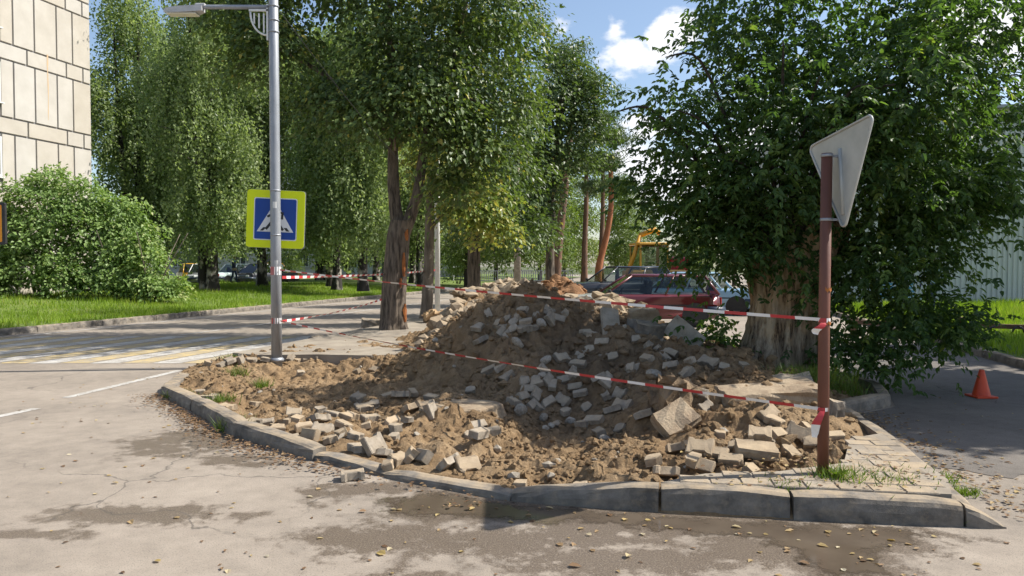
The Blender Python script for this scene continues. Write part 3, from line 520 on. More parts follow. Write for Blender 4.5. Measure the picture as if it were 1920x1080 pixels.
KJ = [(-4.42,9.22),(-3.58,8.14),(-2.63,6.89),(-1.65,6.03),(-.98,5.55),(-.02,4.99),(.96,4.76),(1.77,4.62),(2.78,4.48)]
KH = [(.12,.15),(.15,.15),(.15,.11),(.07,.045),(.05,.055),(.07,.175),(.165,.165),(.165,.15)]
for i in range(8): kerb_stone(KJ[i], KJ[i+1], KH[i][0], KH[i][1], .17, kf, gap=.004 if i < 5 else .011, jog=[0,.01,0,.015,0,0,.012,0][i])
kerb_stone((2.785,4.478),(3.02,4.455), .145, .02, .16, kf, name='kerb_end', gap=.002)
# low edging beside the yard, then a raised return
ke = tag(link('side_kerb', None), kind='structure')
EP = [(2.96,4.52),(3.12,5.4),(3.30,6.25),(3.43,7.1),(3.55,7.85)]
for i in range(4): kerb_stone(EP[i], EP[i+1], (.035,.11,.14,.145)[i], (.11,.14,.145,.15)[i], .13, ke, ch=.012, gap=.008)
kerb_stone((3.56,7.9),(4.35,8.42), .14, .15, .16, ke)
kerb_stone((4.36,8.43),(4.75,9.4), .14, .12, .16, ke)
kerb_stone((4.75,9.42),(4.85,10.5), .12, .1, .16, ke)
# left side of the dig: dropped kerb at the crossing, then broken stones along the road
kd = tag(link('dropped_kerb', None), kind='structure')
for a, b, h0, h1 in [((-4.96,10.95),(-4.42,9.24),.04,.11),((-4.93,11.95),(-4.99,10.97),.03,.035),((-4.63,13.0),(-4.92,11.97),.04,.03)]: kerb_stone(a, b, h0, h1, .2, kd, ch=.02)
kr = tag(link('road_kerb', None), kind='structure')
for y0, y1, h0, h1 in [(13.05,13.95,.12,.14),(15.1,16.05,.17,.15),(19.2,20.1,.15,.13),(20.15,21.1,.15,.15)] + [(22+i*1.02, 23+i*1.02, .15, .15) for i in range(26)]:
    kerb_stone((xe(y1), y1), (xe(y0), y0), h1, h0, .16, kr)
kl = tag(link('left_kerb', None), kind='structure')
y = 6.0
while y < 75:
    L = 1.0; kerb_stone((xl(y), y), (xl(y+L), y+L), .16, .16, .16, kl, side=1, gap=.007, jog=rnd.uniform(-.008,.008)); y += L*.971+.03
kg = tag(link('right_kerb', None), kind='structure')
y = 8.0
while y < 34:
    kerb_stone((xr(y+1), y+1), (xr(y), y), .14, .14, .15, kg, side=1, gap=.008, jog=rnd.uniform(-.008,.008)); y += 1.0

# ------------------------------------------------------------------ lawns
def lawn_z(x, y): v = (xl(y)+.0-x)*.971-.15; return .14 + .36*smooth(v/9)
us = np.r_[np.arange(3, 50, .8), np.arange(50, 112, 4)]; vs_ = np.r_[np.arange(.15, 12, .5), np.arange(12, 70, 4)]
U, Vv = np.meshgrid(us, vs_); LX = xl(U) - Vv/.971; LZ = lawn_z(LX, U) + .03*vnoise(LX/1.5, U/1.5, 3)
idx = np.arange(U.size).reshape(U.shape); F = np.stack([idx[:-1,:-1], idx[1:,:-1], idx[1:,1:], idx[:-1,1:]], -1).reshape(-1, 4)
tag(mesh_np('lawn', np.stack([LX, U, LZ], -1).reshape(-1, 3), F, M['lawn'], smooth=True), kind='structure')
us = np.arange(7, 40, .8); vs_ = np.arange(.14, 40, .8); U, Vv = np.meshgrid(us, vs_); LX = xr(U)+Vv; LZ = .13 + .05*vnoise(LX/1.2, U/1.2, 5) + 0*U
idx = np.arange(U.size).reshape(U.shape); F = np.stack([idx[:-1,:-1], idx[:-1,1:], idx[1:,1:], idx[1:,:-1]], -1).reshape(-1, 4)
tag(mesh_np('yard_lawn', np.stack([LX, U, LZ], -1).reshape(-1, 3), F, M['lawn'], smooth=True), kind='structure')
def blades(name, P, H, W, mat, parent=None, lean=.5, loc=None):
    n = len(P); a = rng.random(n)*6.28; d = np.stack([np.cos(a), np.sin(a), 0*a], -1); l = rng.random(n)*6.28
    tip = P + np.stack([np.cos(l)*H*lean*rng.random(n), np.sin(l)*H*lean*rng.random(n), H], -1)
    V = np.stack([P-d*W[:,None]/2, P+d*W[:,None]/2, tip], 1)
    return mesh_np(name, V.reshape(-1,3), np.arange(n*3).reshape(-1,3), mat, parent, loc, rnd_attr=np.clip(.45+.55*vnoise(P[:,0]/1.7, P[:,1]/1.7, 61)+.5*vnoise(P[:,0]/.5, P[:,1]/.5, 62)+(rng.random(n)-.5)*.6 + .4*(rng.random(n)<.05), 0, 1))
n = 100000; yy = 13 + 36*rng.random(n)**1.25; v = .2 + 15*rng.random(n)**1.15; xx = xl(yy)-v/.971
H = (.06+.13*rng.random(n))*(1+1.3*vnoise(xx/.9, yy/.9, 4)); W = .014+.014*rng.random(n)
kp = rng.random(n) < np.clip(1.0+2.0*vnoise(xx/.8, yy/.8, 71), .25, 1); xx, yy, H, W = xx[kp], yy[kp], H[kp], W[kp]
tag(blades('lawn_grass', np.stack([xx, yy, lawn_z(xx, yy)], -1), H, W, M['grass']), 'mown bright green grass on the bank left of the road', 'grass', kind='stuff')
n = 60000; yy = 10.5 + 18.3*rng.random(n); v = .2 + 16*rng.random(n); xx = xr(yy)+v; tall = smooth((yy-19)/5)
H = (.09+.12*rng.random(n))*(1+.7*vnoise(xx/.9, yy/.9, 8)) + tall*.16*rng.random(n); W = .014+.014*rng.random(n)
tag(blades('yard_grass', np.stack([xx, yy, np.full(n, .13)], -1), H, W, M['grass']), 'tall sunlit grass in front of the corrugated wall', 'grass', kind='stuff')

# ------------------------------------------------------------------ puddle
PUD = [(-.9,5.03),(-.5,5.2),(.0,4.97),(.96,4.73),(1.75,4.585),(2.41,4.5),(2.55,4.40),(2.15,4.19),(1.95,3.83),(1.62,3.7),(1.55,4.15),(1.44,4.33),(.9,4.42),(.46,4.55),(-.2,4.62),(-.61,4.70),(-.86,4.86)]
pp = []
for i in range(len(PUD)):
    a, b = Vector(PUD[i]), Vector(PUD[(i+1) % len(PUD)]); ns = max(2, int((b-a).length/.05)); nn = Vector((-(b-a).y, (b-a).x)).normalized()
    for k in range(ns):
        q = a+(b-a)*k/ns; j = .10*float(vnoise(np.array([q.x/.25]), np.array([q.y/.12]), 77)[0]) if i not in (1,2,3,4) else 0
        pp.append((q.x+nn.x*j, q.y+nn.y*j))
wx_, wy_ = np.meshgrid(np.arange(-1.2, 2.8, .03), np.arange(3.3, 5.35, .03)); wsd = poly_sd(wx_, wy_, pp); wi = np.arange(wx_.size).reshape(wx_.shape)
WQ = np.stack([wi[:-1,:-1], wi[:-1,1:], wi[1:,1:], wi[1:,:-1]], -1).reshape(-1, 4); WQ = WQ[(wsd.ravel()[WQ] < .16).all(1)]; wu = np.unique(WQ); wr_ = np.full(wx_.size, -1); wr_[wu] = np.arange(len(wu))
pud = mesh_np('puddle', np.stack([wx_.ravel(), wy_.ravel(), np.full(wx_.size, .0022)], -1)[wu], wr_[WQ], M['water'])
at_ = pud.data.attributes.new('depth', 'FLOAT', 'POINT'); at_.data.foreach_set('value', (-wsd.ravel()[wu]).astype(np.float32)); tag(pud, kind='structure')

# ------------------------------------------------------------------ pavers still in place at the right corner
pv = tag(link('paved_corner', None), kind='structure')
slab_poly('paver_bed', [(1.0,4.93),(2.80,4.67),(2.97,5.0),(3.22,6.4),(2.85,6.2),(2.45,5.42),(1.9,5.2),(1.35,5.14)], -.1, .1525, M['dirt']).parent = pv
pm = MB(); e = .006; w2, d2 = .0985, .0785
pm.add([(sx*w2*a, sy*d2*a, z) for a, z in ((1,0),(1,.052),(.93,.06)) for sx, sy in ((-1,-1),(1,-1),(1,1),(-1,1))], [(8,9,10,11)] + [(l*4+i, l*4+(i+1)%4, l*4+4+(i+1)%4, l*4+4+i) for l in (0,1) for i in range(4)])
proto = None; ang = math.atan2(-.14, .85); ca, sa = math.cos(ang), math.sin(ang)
for r in range(0, 20):
    for c in range(-1, 14):
        lx = c*.203 + (r % 2)*.1; ly = .1 + r*.163; wx = 1.02+lx*ca-ly*sa; wy = 4.92+lx*sa+ly*ca
        s_ = float(poly_sd(np.array([wx]), np.array([wy]), PAVED)[0])
        if s_ > -.05 or wx > 3.0+(wy-4.6)*.16-.08: continue
        if proto is None: o = proto = pm.build('paver', M['paver'], pv)
        else: o = proto.copy(); COL.objects.link(o)
        o.location = (wx, wy, .098+rnd.uniform(-.005,.004)); o.rotation_euler = (rnd.uniform(-.02,.02), rnd.uniform(-.02,.02), ang+rnd.uniform(-.015,.015))

# ------------------------------------------------------------------ vegetation tools
def unit(a): return a/np.maximum(np.linalg.norm(a, axis=-1, keepdims=True), 1e-9)
def leaves(name, P, D, N, L, W, mat, parent, fold=.25, rich=False, rv=None, loc=None):
    """leaf blades: P base points, D tip directions, N upper-side normals"""
    S = unit(np.cross(D, N)); N = unit(np.cross(S, D)); n = len(P); L = np.asarray(L)[:,None]; W = np.asarray(W)[:,None]
    if rich:
        V = np.stack([P, P+D*L*.28+S*W*.5+N*W*fold, P+D*L*.68+S*W*.36+N*W*fold*.6, P+D*L-N*L*.08, P+D*L*.68-S*W*.36+N*W*fold*.6, P+D*L*.28-S*W*.5+N*W*fold], 1)
        F = np.array([[0,1,2,3],[0,3,4,5]])[None] + (np.arange(n)*6)[:,None,None]; k = 2
    else:
        V = np.stack([P, P+D*L*.42+S*W*.5+N*W*fold, P+D*L, P+D*L*.42-S*W*.5+N*W*fold], 1); F = np.array([[0,1,2,3]])[None] + (np.arange(n)*4)[:,None,None]; k = 1
    if rv is None: rv = rng.random(n)
    return mesh_np(name, V.reshape(-1,3), F.reshape(-1,4), mat, parent, loc, rnd_attr=np.repeat(rv, k))
def blob_points(blobs, per, shell=.55):
    """clump centres inside ellipsoids (x,y,z,rx,ry,rz,n), denser towards the surface"""
    C = []; O = []
    for (bx, by, bz, rx, ry, rz, n) in blobs:
        n = int(n*per); d = unit(rng.normal(size=(n, 3))); r = (shell + (1-shell)*rng.random(n))**1.0 * (.55+.45*rng.random(n)**.4); r *= 1+.28*np.sin(d[:,0]*5+bx*3)*np.cos(d[:,2]*4+by)
        C.append(np.array([bx, by, bz]) + d*r[:,None]*np.array([rx, ry, rz])); O.append(d)
    return np.concatenate(C), np.concatenate(O)
def broad_crown(name, blobs, mat, parent, leaf=.085, per=1.0, m=14, spread=.28, droop=.45, rich=False, hue=0.0, aspect=.72, loc=None):
    C, O = blob_points(blobs, per); n = len(C)
    ax = unit(O*np.array([1,1,.35]) + rng.normal(size=(n,3))*.5); ax[:,2] -= droop*.5; ax = unit(ax)
    base = np.repeat(C, m, 0); axm = np.repeat(ax, m, 0); N = n*m
    t = np.tile((np.arange(m)+.5)/m, n)[:,None] - .4
    # each clump is a drooping spray: a tilted disc of leaves facing up and outwards
    nr = unit(np.array([0,0,1.0]) + O*np.array([.75,.75,.15]) + rng.normal(size=(n,3))*.28); nrm = np.repeat(nr, m, 0)
    e1 = np.repeat(unit(np.cross(nr, rng.normal(size=(n,3)))), m, 0); e2 = np.cross(nrm, e1)
    rad = spread*1.5*np.sqrt(rng.random(N))*np.repeat(.6+.8*rng.random(n), m); th = rng.random(N)*6.28
    rd = e1*np.cos(th)[:,None] + e2*np.sin(th)[:,None]
    P = base + rd*rad[:,None] + nrm*(rng.normal(size=N)*spread*.16)[:,None]; P[:,2] -= rad**2/(spread*1.5)*droop*.9
    D = unit(rd*.8 + axm*.4 + rng.normal(size=(N,3))*.4 + np.array([0,0,-droop])); up = unit(nrm + rng.normal(size=(N,3))*.33)
    tone = np.clip(np.repeat(rng.normal(.42+hue, .17, n), m) + rng.normal(0, .13, N), 0, .97); tone[rng.random(N) < .012] = 1
    s = leaf*(.65+.7*rng.random(N))
    return leaves(name, P, D, up, s, s*aspect, mat, parent, .22, rich, tone, loc)
def weeping_crown(name, blobs, mat, parent, leaf=.08, strands=900, slen=(.8, 2.6), hue=0.0, loc=None):
    tot = sum(b[6] for b in blobs); C, O = blob_points([(*b[:6], b[6]/tot/6) for b in blobs], strands, .5); C = np.repeat(C, 6, 0) + rng.normal(size=(len(C)*6, 3))*np.array([.30,.30,.22]); O = np.repeat(O, 6, 0); n = len(C); tn = np.repeat(rng.normal(0, .16, n//6), 6)
    L = rng.uniform(slen[0], slen[1], n); cnt = (L/.075).astype(int); N = cnt.sum(); s = np.repeat(np.arange(n), cnt)
    t = np.concatenate([np.arange(c)/c for c in cnt])
    sway = rng.normal(size=(n,2))*.14; out = O[:,:2]*.35
    P = C[s].copy(); P[:,2] -= t*L[s]; P[:,0] += sway[s,0]*t*2 + out[s,0]*np.sqrt(t)*.8; P[:,1] += sway[s,1]*t*2 + out[s,1]*np.sqrt(t)*.8
    P += rng.normal(size=(N,3))*np.array([.10,.10,.05])
    D = unit(rng.normal(size=(N,3))*.6 + np.array([0,0,-.8])); up = unit(rng.normal(size=(N,3)) + np.array([0,0,.4]) + O[s]*.5)
    tone = np.clip((.45+hue+tn)[s] + rng.normal(0, .15, N), 0, 1); q = leaf*(.7+.6*rng.random(N))
    return leaves(name, P, D, up, q, q*.75, mat, parent, .2, False, tone, loc)
def needle_crown(name, blobs, mat, parent, per=1.0, m=46, ln=.32, loc=None):
    C, O = blob_points(blobs, per, .3); n = len(C); N = n*m; c = np.repeat(C, m, 0)
    D = unit(rng.normal(size=(N,3)) + np.array([0,0,.45])); P = c + rng.normal(size=(N,3))*np.array([.32,.32,.09])
    return leaves(name, P, D, unit(rng.normal(size=(N,3))), ln*(.6+.8*rng.random(N)), np.full(N, .05), mat, parent, .05, False, np.clip(np.repeat(rng.normal(.5,.2,n), m)+rng.normal(0,.12,N), 0, 1), loc)
def limb(mb, path, r0, r1, n=8, seed=0, wob=.12):
    """smoothly bent tapering limb through the given points"""
    P = [Vector(p) for p in path]; pts = []
    for i in range(len(P)-1):
        p0, p1, p2, p3 = P[max(i-1,0)], P[i], P[i+1], P[min(i+2,len(P)-1)]
        for k in range(5):
            t = k/5; pts.append(.5*((2*p1)+(p2-p0)*t+(2*p0-5*p1+4*p2-p3)*t*t+(3*p1-p0-3*p2+p3)*t**3))
    pts.append(P[-1]); R_ = [r0+(r1-r0)*(i/(len(pts)-1))**.85 for i in range(len(pts))]
    return mb.tube(pts, R_, n, wob=wob, seed=seed)
def ridged_trunk(name, path, rad, mat, parent, n=40, seed=1, flare=.35, ridge=.05, steps=10):
    """thick trunk with buttress flare and bark ridges"""
    g = random.Random(seed); P = [Vector(p) for p in path]; pts = []
    for i in range(len(P)-1):
        for k in range(steps): pts.append(P[i]+(P[i+1]-P[i])*k/steps)
    pts.append(P[-1]); ph = [g.random()*6.28 for _ in range(8)]; vs = []; fs = []; Ln = len(pts)
    for i, q in enumerate(pts):
        t = i/(Ln-1); r = rad[0]+(rad[1]-rad[0])*t; fl = flare*math.exp(-(q.z-P[0].z)/.28)
        for k in range(n):
            w = 2*math.pi*k/n
            b = 1 + fl*(.7+.6*math.sin(3*w+ph[0])+.3*math.sin(5*w+ph[1])) + ridge*(math.sin(11*w+ph[2]+q.z*.9)+.7*math.sin(17*w+ph[3]-q.z*1.3)) + .03*math.sin(3*w+ph[4]+q.z*2) + (g.random()-.5)*ridge*.5
            vs.append((q.x+math.cos(w)*r*b, q.y+math.sin(w)*r*b, q.z))
    for i in range(Ln-1):
        for k in range(n): k2 = (k+1) % n; fs.append((i*n+k, i*n+k2, (i+1)*n+k2, (i+1)*n+k))
    fs.append(tuple((Ln-1)*n+k for k in range(n)))
    return MB().add(vs, fs, 0, True).build(name, mat, parent)

# ------------------------------------------------------------------ the lime row between road and yard
# A: thick forked lime
A = thing('lime_tree', 'thick forked lime tree with torn orange bark, nearest the crossing', 'tree', (-2.78, 17.2, .13), group='lime trees along the road')
ridged_trunk('trunk', [(0,0,-.05),(.05,0,1.2),(.14,0,2.2),(.22,0,2.55)], (.275,.255), M['barklime'], A, seed=3, flare=.34, ridge=.045)
limb_mb = MB(); limb(limb_mb, [(.16,0,2.3),(.02,.05,3.4),(.02,.1,5.4),(-.1,.1,8),(-.2,.1,10.5)], .17, .05, 12, 5); limb_mb.build('limb', M['barklime'], A)
limb_mb = MB(); limb(limb_mb, [(.26,0,2.25),(.58,-.02,3.1),(.8,0,4.4),(1.5,0,6.4),(1.9,.1,9)], .165, .05, 12, 6); limb_mb.build('limb', M['barklime'], A)
limb_mb = MB(); limb(limb_mb, [(.05,0,4.2),(-.5,-.2,5.1),(-1.6,-.3,5.9),(-2.8,-.3,6.6)], .1, .03, 8, 7); limb_mb.build('limb', M['barklime'], A)
limb_mb = MB(); limb(limb_mb, [(.75,0,4.2),(.9,-.5,4.9),(1.5,-.9,5.2),(2.2,-1.0,5.0)], .08, .02, 8, 8); limb_mb.build('limb', M['barklime'], A)
bs = MB(); limb(bs, [(.15,-.45,4.1),(.2,-.9,4.35),(.25,-1.1,4.8)], .035, .012, 6, 3); limb(bs, [(.2,-.9,4.35),(.6,-1.0,4.5),(.95,-1.05,4.45)], .025, .008, 6, 4); bs.build('broken_branch', M['barkpale'], A)
for (w, z, h, wd) in [(-.8, 1.52, .55, .10), (-.7, 2.2, .26, .10), (-.45, .40, .42, .10), (-1.0, 1.1, .22, .07)]:
    r = .265; mb = MB(); rows = 7; vs = []; g = random.Random(int(z*100))
    for i in range(rows):
        t = i/(rows-1); ww = wd*math.sin(math.pi*(.12+.76*t))*(.7+.6*g.random())
        for s in (-1, -.3, .4, 1): a = w + s*ww/r*.5; off = r*(1.06 if z > .6 else 1.2)+.012+g.random()*.02-(abs(s) == 1)*.04; vs.append((.07*z+math.cos(a)*off, math.sin(a)*off, z-h/2+h*t))
    mb.add(vs, [(i*4+j, i*4+j+1, (i+1)*4+j+1, (i+1)*4+j) for i in range(rows-1) for j in range(3)]); mb.build('torn_bark', M['wound'], A)
broad_crown('crown', [(.55,-1.2,5.15,1.7,1.2,.8,120),(1.75,-.8,4.1,1.1,1.0,.7,75),(-.9,-.9,5.2,1.3,1.0,.7,70),(2.4,-.2,5.2,1.2,1.2,1.3,100),(.6,-.3,6.6,2.0,1.6,1.3,160),
    (-2.6,-.4,6.5,1.3,1.2,1.0,100),(-3.3,0,7.6,1.1,1.2,1.0,70),(2.3,.2,7.6,1.5,1.5,1.5,130),(-1.2,0,8.6,2.4,1.8,1.5,160),(1.4,.2,9.8,2.2,1.8,1.6,140),(-.2,.3,11.4,2.0,1.8,1.3,90),(1.5,-.5,3.3,.6,.6,.4,22),(-.8,-2.4,8.9,2.2,1.3,1.1,80),(1.6,-2.6,9.6,2.2,1.3,1.1,80),(3.6,-1.8,10.2,1.8,1.3,1.1,50)],
    M['lime_leaf'], A, .125, .6, 46, .44, .6)
# B: slender second lime
B_ = thing('lime_tree', 'slender pale-stemmed lime just right of the thick forked lime', 'tree', (-2.42, 20.8, .13), group='lime trees along the road')
ridged_trunk('trunk', [(0,0,-.05),(.08,0,1.4),(.12,0,3.2),(.3,0,6.0)], (.165,.10), M['barkpale'], B_, n=24, seed=9, flare=.3, ridge=.035)
limb_mb = MB(); limb(limb_mb, [(.1,0,2.5),(.6,-.2,3.0),(1.3,-.4,3.5)], .06, .02, 8, 8); limb_mb.build('limb', M['barkpale'], B_)
broad_crown('crown', [(1.3,-.4,3.3,1.2,.9,.75,85),(1.9,-.3,2.6,.8,.7,.5,40),(.5,-.2,4.4,1.3,1.1,.9,80),(.3,0,6.0,1.5,1.3,1.3,90),(.4,0,8.2,1.5,1.3,1.4,80)], M['lime_leaf'], B_, .13, 1.0, 26, .28, .5, hue=.42)
# C: third lime with a dark trunk rising out of the rubble
C_ = thing('lime_tree', 'dark-trunked lime standing behind the left end of the rubble heap', 'tree', (-1.25, 24.3, .13), group='lime trees along the road')
ridged_trunk('trunk', [(0,0,-.05),(0,0,1.4),(.02,0,3.0),(.2,0,6.5)], (.23,.15), M['barklime'], C_, n=28, seed=12, flare=.2, ridge=.05)
broad_crown('crown', [(.4,0,3.3,1.5,1.4,.95,110),(1.5,-.2,2.9,1.1,1.0,.7,60),(.6,0,5.0,1.9,1.6,1.2,140),(.9,.2,7.2,2.0,1.7,1.4,140),(.9,.2,9.6,1.8,1.6,1.5,110),(.4,0,11.6,1.4,1.4,1.1,60)], M['lime_leaf'], C_, .14, .62, 36, .46, .5, hue=-.08)
# D: fourth lime, top outlined against the sky
D_ = thing('lime_tree', 'tall dense lime whose top stands against the sky', 'tree', (1.55, 30.5, .13), group='lime trees along the road')
ridged_trunk('trunk', [(0,0,-.05),(.02,0,2.0),(.1,0,4.5),(.5,0,8.5)], (.20,.12), M['barklime'], D_, n=24, seed=15, flare=.15, ridge=.05)
broad_crown('crown', [(-.9,-.6,3.2,1.2,1.2,.9,70),(-.5,-.2,4.6,1.5,1.4,1.1,110),(.5,0,6.3,1.8,1.6,1.2,140),(1.4,0,7.2,1.3,1.3,1.0,80),(.6,0,8.4,1.7,1.5,1.2,130),(1.6,0,9.0,1.1,1.1,1.0,70),(.75,0,10.1,.85,.9,.95,50),(-.6,0,7.6,1.4,1.4,1.5,90)], M['lime_leaf'], D_, .15, .62, 34, .46, .45, hue=-.1)

# ------------------------------------------------------------------ the pollarded ash-leaved maple on the right
MP = thing('ash_leaved_maple', 'old pollarded maple with broad split stump and bushy dark crown', 'tree', (3.62, 9.9, .1))
g = random.Random(4); vs = []; fs = []; n = 72; Ln = 34; ph = [g.random()*6.28 for _ in range(10)]
for i in range(Ln):
    t = i/(Ln-1); z = -.1 + t*2.05
    for k in range(n):
        w = 2*math.pi*k/n
        r = .355*(1 + .95*math.exp(-(z+.05)/.30)*(1.0-.55*math.cos(w)) + .70*max(0, (z-1.0)))
        r *= 1 + .075*math.sin(2*w+ph[0]+z*.6) + .055*math.sin(5*w+ph[1]+z*1.1) + .19*abs(math.sin(6*w+ph[2]+z*.7)) + .085*math.sin(14*w+ph[3]-z*1.2) + .05*math.sin(23*w+ph[7]+z*2) + (g.random()-.5)*.05 - .06
        # rotten hollow low on the camera side
        dh = abs(math.atan2(math.sin(w-4.95), math.cos(w-4.95))); r -= .20*math.exp(-(dh/.26)**2)*math.exp(-((z-.18)/.30)**2)
        zz = z + max(0, t-.7)/.3*(.22*math.sin(3*w+ph[5])+.20*math.sin(7*w+ph[6])+.14*math.sin(13*w+ph[8])+g.random()*.16)
        vs.append((math.cos(w)*r + .04*z*z+.03, math.sin(w)*r*.85, zz))
for i in range(Ln-1):
    for k in range(n): k2 = (k+1) % n; fs.append((i*n+k, i*n+k2, (i+1)*n+k2, (i+1)*n+k))
vs.append((0,0,1.6)); fs += [((Ln-1)*n+k, (Ln-1)*n+(k+1) % n, len(vs)-1) for k in range(n)]
MB().add(vs, fs, 0, True).build('trunk', M['oldwood'], MP)
sh_ends = []
for k in range(30):
    w = k*2.4; r0 = .42; tilt = .15+.5*rnd.random(); ln = 1.3+1.9*rnd.random(); b0 = Vector((math.cos(w)*r0, math.sin(w)*r0*.8, 1.5+.35*rnd.random()))
    dr = Vector((math.cos(w)*tilt, math.sin(w)*tilt, 1)).normalized(); p1 = b0+dr*ln*.4; p2 = b0+dr*ln*.75+Vector((math.cos(w),math.sin(w),0))*.25; p3 = p2+Vector((math.cos(w)*.5,math.sin(w)*.5,-.05+.4*rnd.random()))
    mb = MB(); limb(mb, [b0, p1, p2, p3], .04+.02*rnd.random(), .008, 6, k); mb.build('shoot', M['barkdark'], MP); sh_ends.append(p3)
def maple_crown(name, blobs, parent, per, leaflet=.085, hue=0.0, nl=7, cover=5):
    """compound leaves: paired drooping leaflets along a stalk"""
    C, O = blob_points(blobs, per, .45); C = np.repeat(C, cover, 0) + rng.normal(size=(len(C)*cover, 3))*np.array([.2,.2,.13]); O = np.repeat(O, cover, 0); n = len(C)
    a = unit(O*np.array([1,1,.2]) + rng.normal(size=(n,3))*.65 + np.array([0,0,-.15])); side = unit(np.cross(a, np.array([0,0,1.0]))); up = unit(np.cross(side, a))
    tone = np.clip(rng.normal(.42+hue, .2, n), 0, 1); P = []; D = []; N = []; T = []; S = []
    for j in range(nl):
        t = (j//2+1)/((nl+1)//2) if j < nl-1 else 1.15; s = (1 if j % 2 else -1) if j < nl-1 else 0
        P.append(C + a*t*.17 - np.array([0,0,1])*t*t*.05); D.append(unit(a*(.55 if s else 1) + side*s*.85 + np.array([0,0,-.55]) + rng.normal(size=(n,3))*.18)); N.append(unit(up + rng.normal(size=(n,3))*.3)); T.append(np.clip(tone+rng.normal(0,.08,n), 0, 1)); S.append(leaflet*(.75+.5*rng.random(n)))
    P, D, N, T, S = [np.concatenate(q) for q in (P, D, N, T, S)]
    return leaves(name, P, D, N, S, S*.5, M['maple_leaf'], parent, .18, True, T)
MAPLE = [(-.95,-.3,1.85,.85,.9,.6,60),(-1.3,-.2,2.5,.95,1.0,.6,65),(-.5,-.8,2.6,1.1,.9,.8,85),(.7,-.9,2.7,1.2,.9,.8,90),(1.7,-.5,2.5,1.0,1.0,.9,85),(2.3,-.2,2.35,.75,.9,.55,50),(2.75,0,3.1,.8,1.0,.8,42),(-1.2,0,3.4,1.0,1.1,.65,60),(-.1,-1.2,3.1,.9,.8,.6,60),(.9,-1.5,3.5,1.1,.8,.8,80),(1.6,-1.2,4.5,1.1,.9,.8,70),(-.5,0,4.2,1.2,1.3,.8,80),
    (.6,0,4.0,1.4,1.4,1.0,80),(1.9,0,3.9,1.3,1.3,1.0,66),(2.7,.1,4.2,.9,1.1,.9,34),(-.3,0,5.2,1.0,1.1,.75,60),(.9,0,5.2,1.3,1.3,.9,48),(2.1,0,5.1,1.1,1.2,.85,28),(.4,.1,6.1,.9,.9,.6,18),
    (1.0,-.5,1.5,.9,.7,.6,55),(1.5,-.3,.75,.75,.55,.55,50),(2.1,-.2,.85,.5,.45,.35,22),(.95,-.45,.35,.55,.4,.35,28),(1.35,-.5,1.75,1.0,.6,.6,50),(.2,-.2,1.95,.9,.7,.35,26),(-.4,0,2.1,.8,.7,.4,30),(-.25,-.5,1.72,.4,.25,.22,10),(.42,-.5,1.25,.25,.2,.4,9),(.5,-.55,.6,.22,.2,.35,8)]
maple_crown('crown', MAPLE, MP, .92, cover=7)
maple_crown('sprouts', [(-.85,.1,.55,.35,.3,.42,16),(-1.0,-.1,.2,.35,.28,.2,10)], MP, 1.0, cover=5, hue=.15)
# its neighbour outside the right of the view, which shades the yard
M2 = thing('ash_leaved_maple', 'second maple beyond the right edge, shading the yard road', 'tree', (12.9, 9.6, .13))
mb = MB(); limb(mb, [(0,0,-.1),(0,0,1.5),(.1,0,3.2),(0,.1,5.2)], .3, .12, 12, 2); mb.build('trunk', M['barkdark'], M2)
maple_crown('crown', [(-.9,-.3,6.0,2.2,2.2,1.6,130),(.8,.3,6.6,2.4,2.4,1.8,150),(-.1,0,8.2,2.2,2.2,1.4,120),(-2.6,.6,5.4,1.4,1.6,1.1,70),(-2.8,-1.4,5.6,1.3,1.3,.9,60),(1.2,-1.4,6.2,1.8,1.4,1.2,80),(-3.2,1.2,4.0,1.4,1.6,.9,60),(-3.4,-1.0,4.2,1.2,1.4,.8,50)], M2, 1.0, .19, cover=9)

M3 = thing('ash_leaved_maple', 'third maple beyond the right edge, shading the rail fence', 'tree', (15.2, 14.6, .13))
mb = MB(); limb(mb, [(0,0,-.1),(0,0,1.5),(.1,0,3.2),(0,.1,5.2)], .28, .12, 12, 5); mb.build('trunk', M['barkdark'], M3)
maple_crown('crown', [(-.6,-.3,5.8,1.9,1.8,1.4,110),(.8,.3,6.4,2.2,1.8,1.6,120),(-.1,0,7.8,2.0,1.7,1.2,90)], M3, 1.0, .19, cover=8)

# ------------------------------------------------------------------ birches
def birch_proto(seed, h, name, label, loc, twin=False):
    t = thing(name, label, 'tree', loc, group='birches on the lawn'); r0 = h*.017
    ridged_trunk('trunk', [(0,0,-.1),(.05,.02,h*.18),(.0,.1,h*.45),(.15,0,h*.88)], (r0, .05), M['barkbirch'], t, n=18, seed=seed, flare=.3, ridge=.02, steps=5)
    if twin: ridged_trunk('second_trunk', [(-.42,.1,-.1),(-.52,.1,h*.2),(-.8,.1,h*.5),(-1.0,.1,h*.8)], (r0*.75, .04), M['barkbirch'], t, n=16, seed=seed+1, flare=.25, ridge=.02, steps=5)
    g = random.Random(seed)
    for k in range(8):
        z = h*(.22+.07*k); w = g.random()*6.28; l = h*.14*(1.1-.05*k); mb = MB(); limb(mb, [(0,.05,z),(math.cos(w)*l*.5,math.sin(w)*l*.5,z+l*.45),(math.cos(w)*l,math.sin(w)*l,z+l*.55)], .06, .012, 6, k); mb.build('limb', M['barkbirch'], t)
    return t
H1 = 17.0
b1 = birch_proto(21, H1, 'weeping_birch', 'thick twin-trunked birch beside the lilac bushes', (-14.2, 35, .45), True)
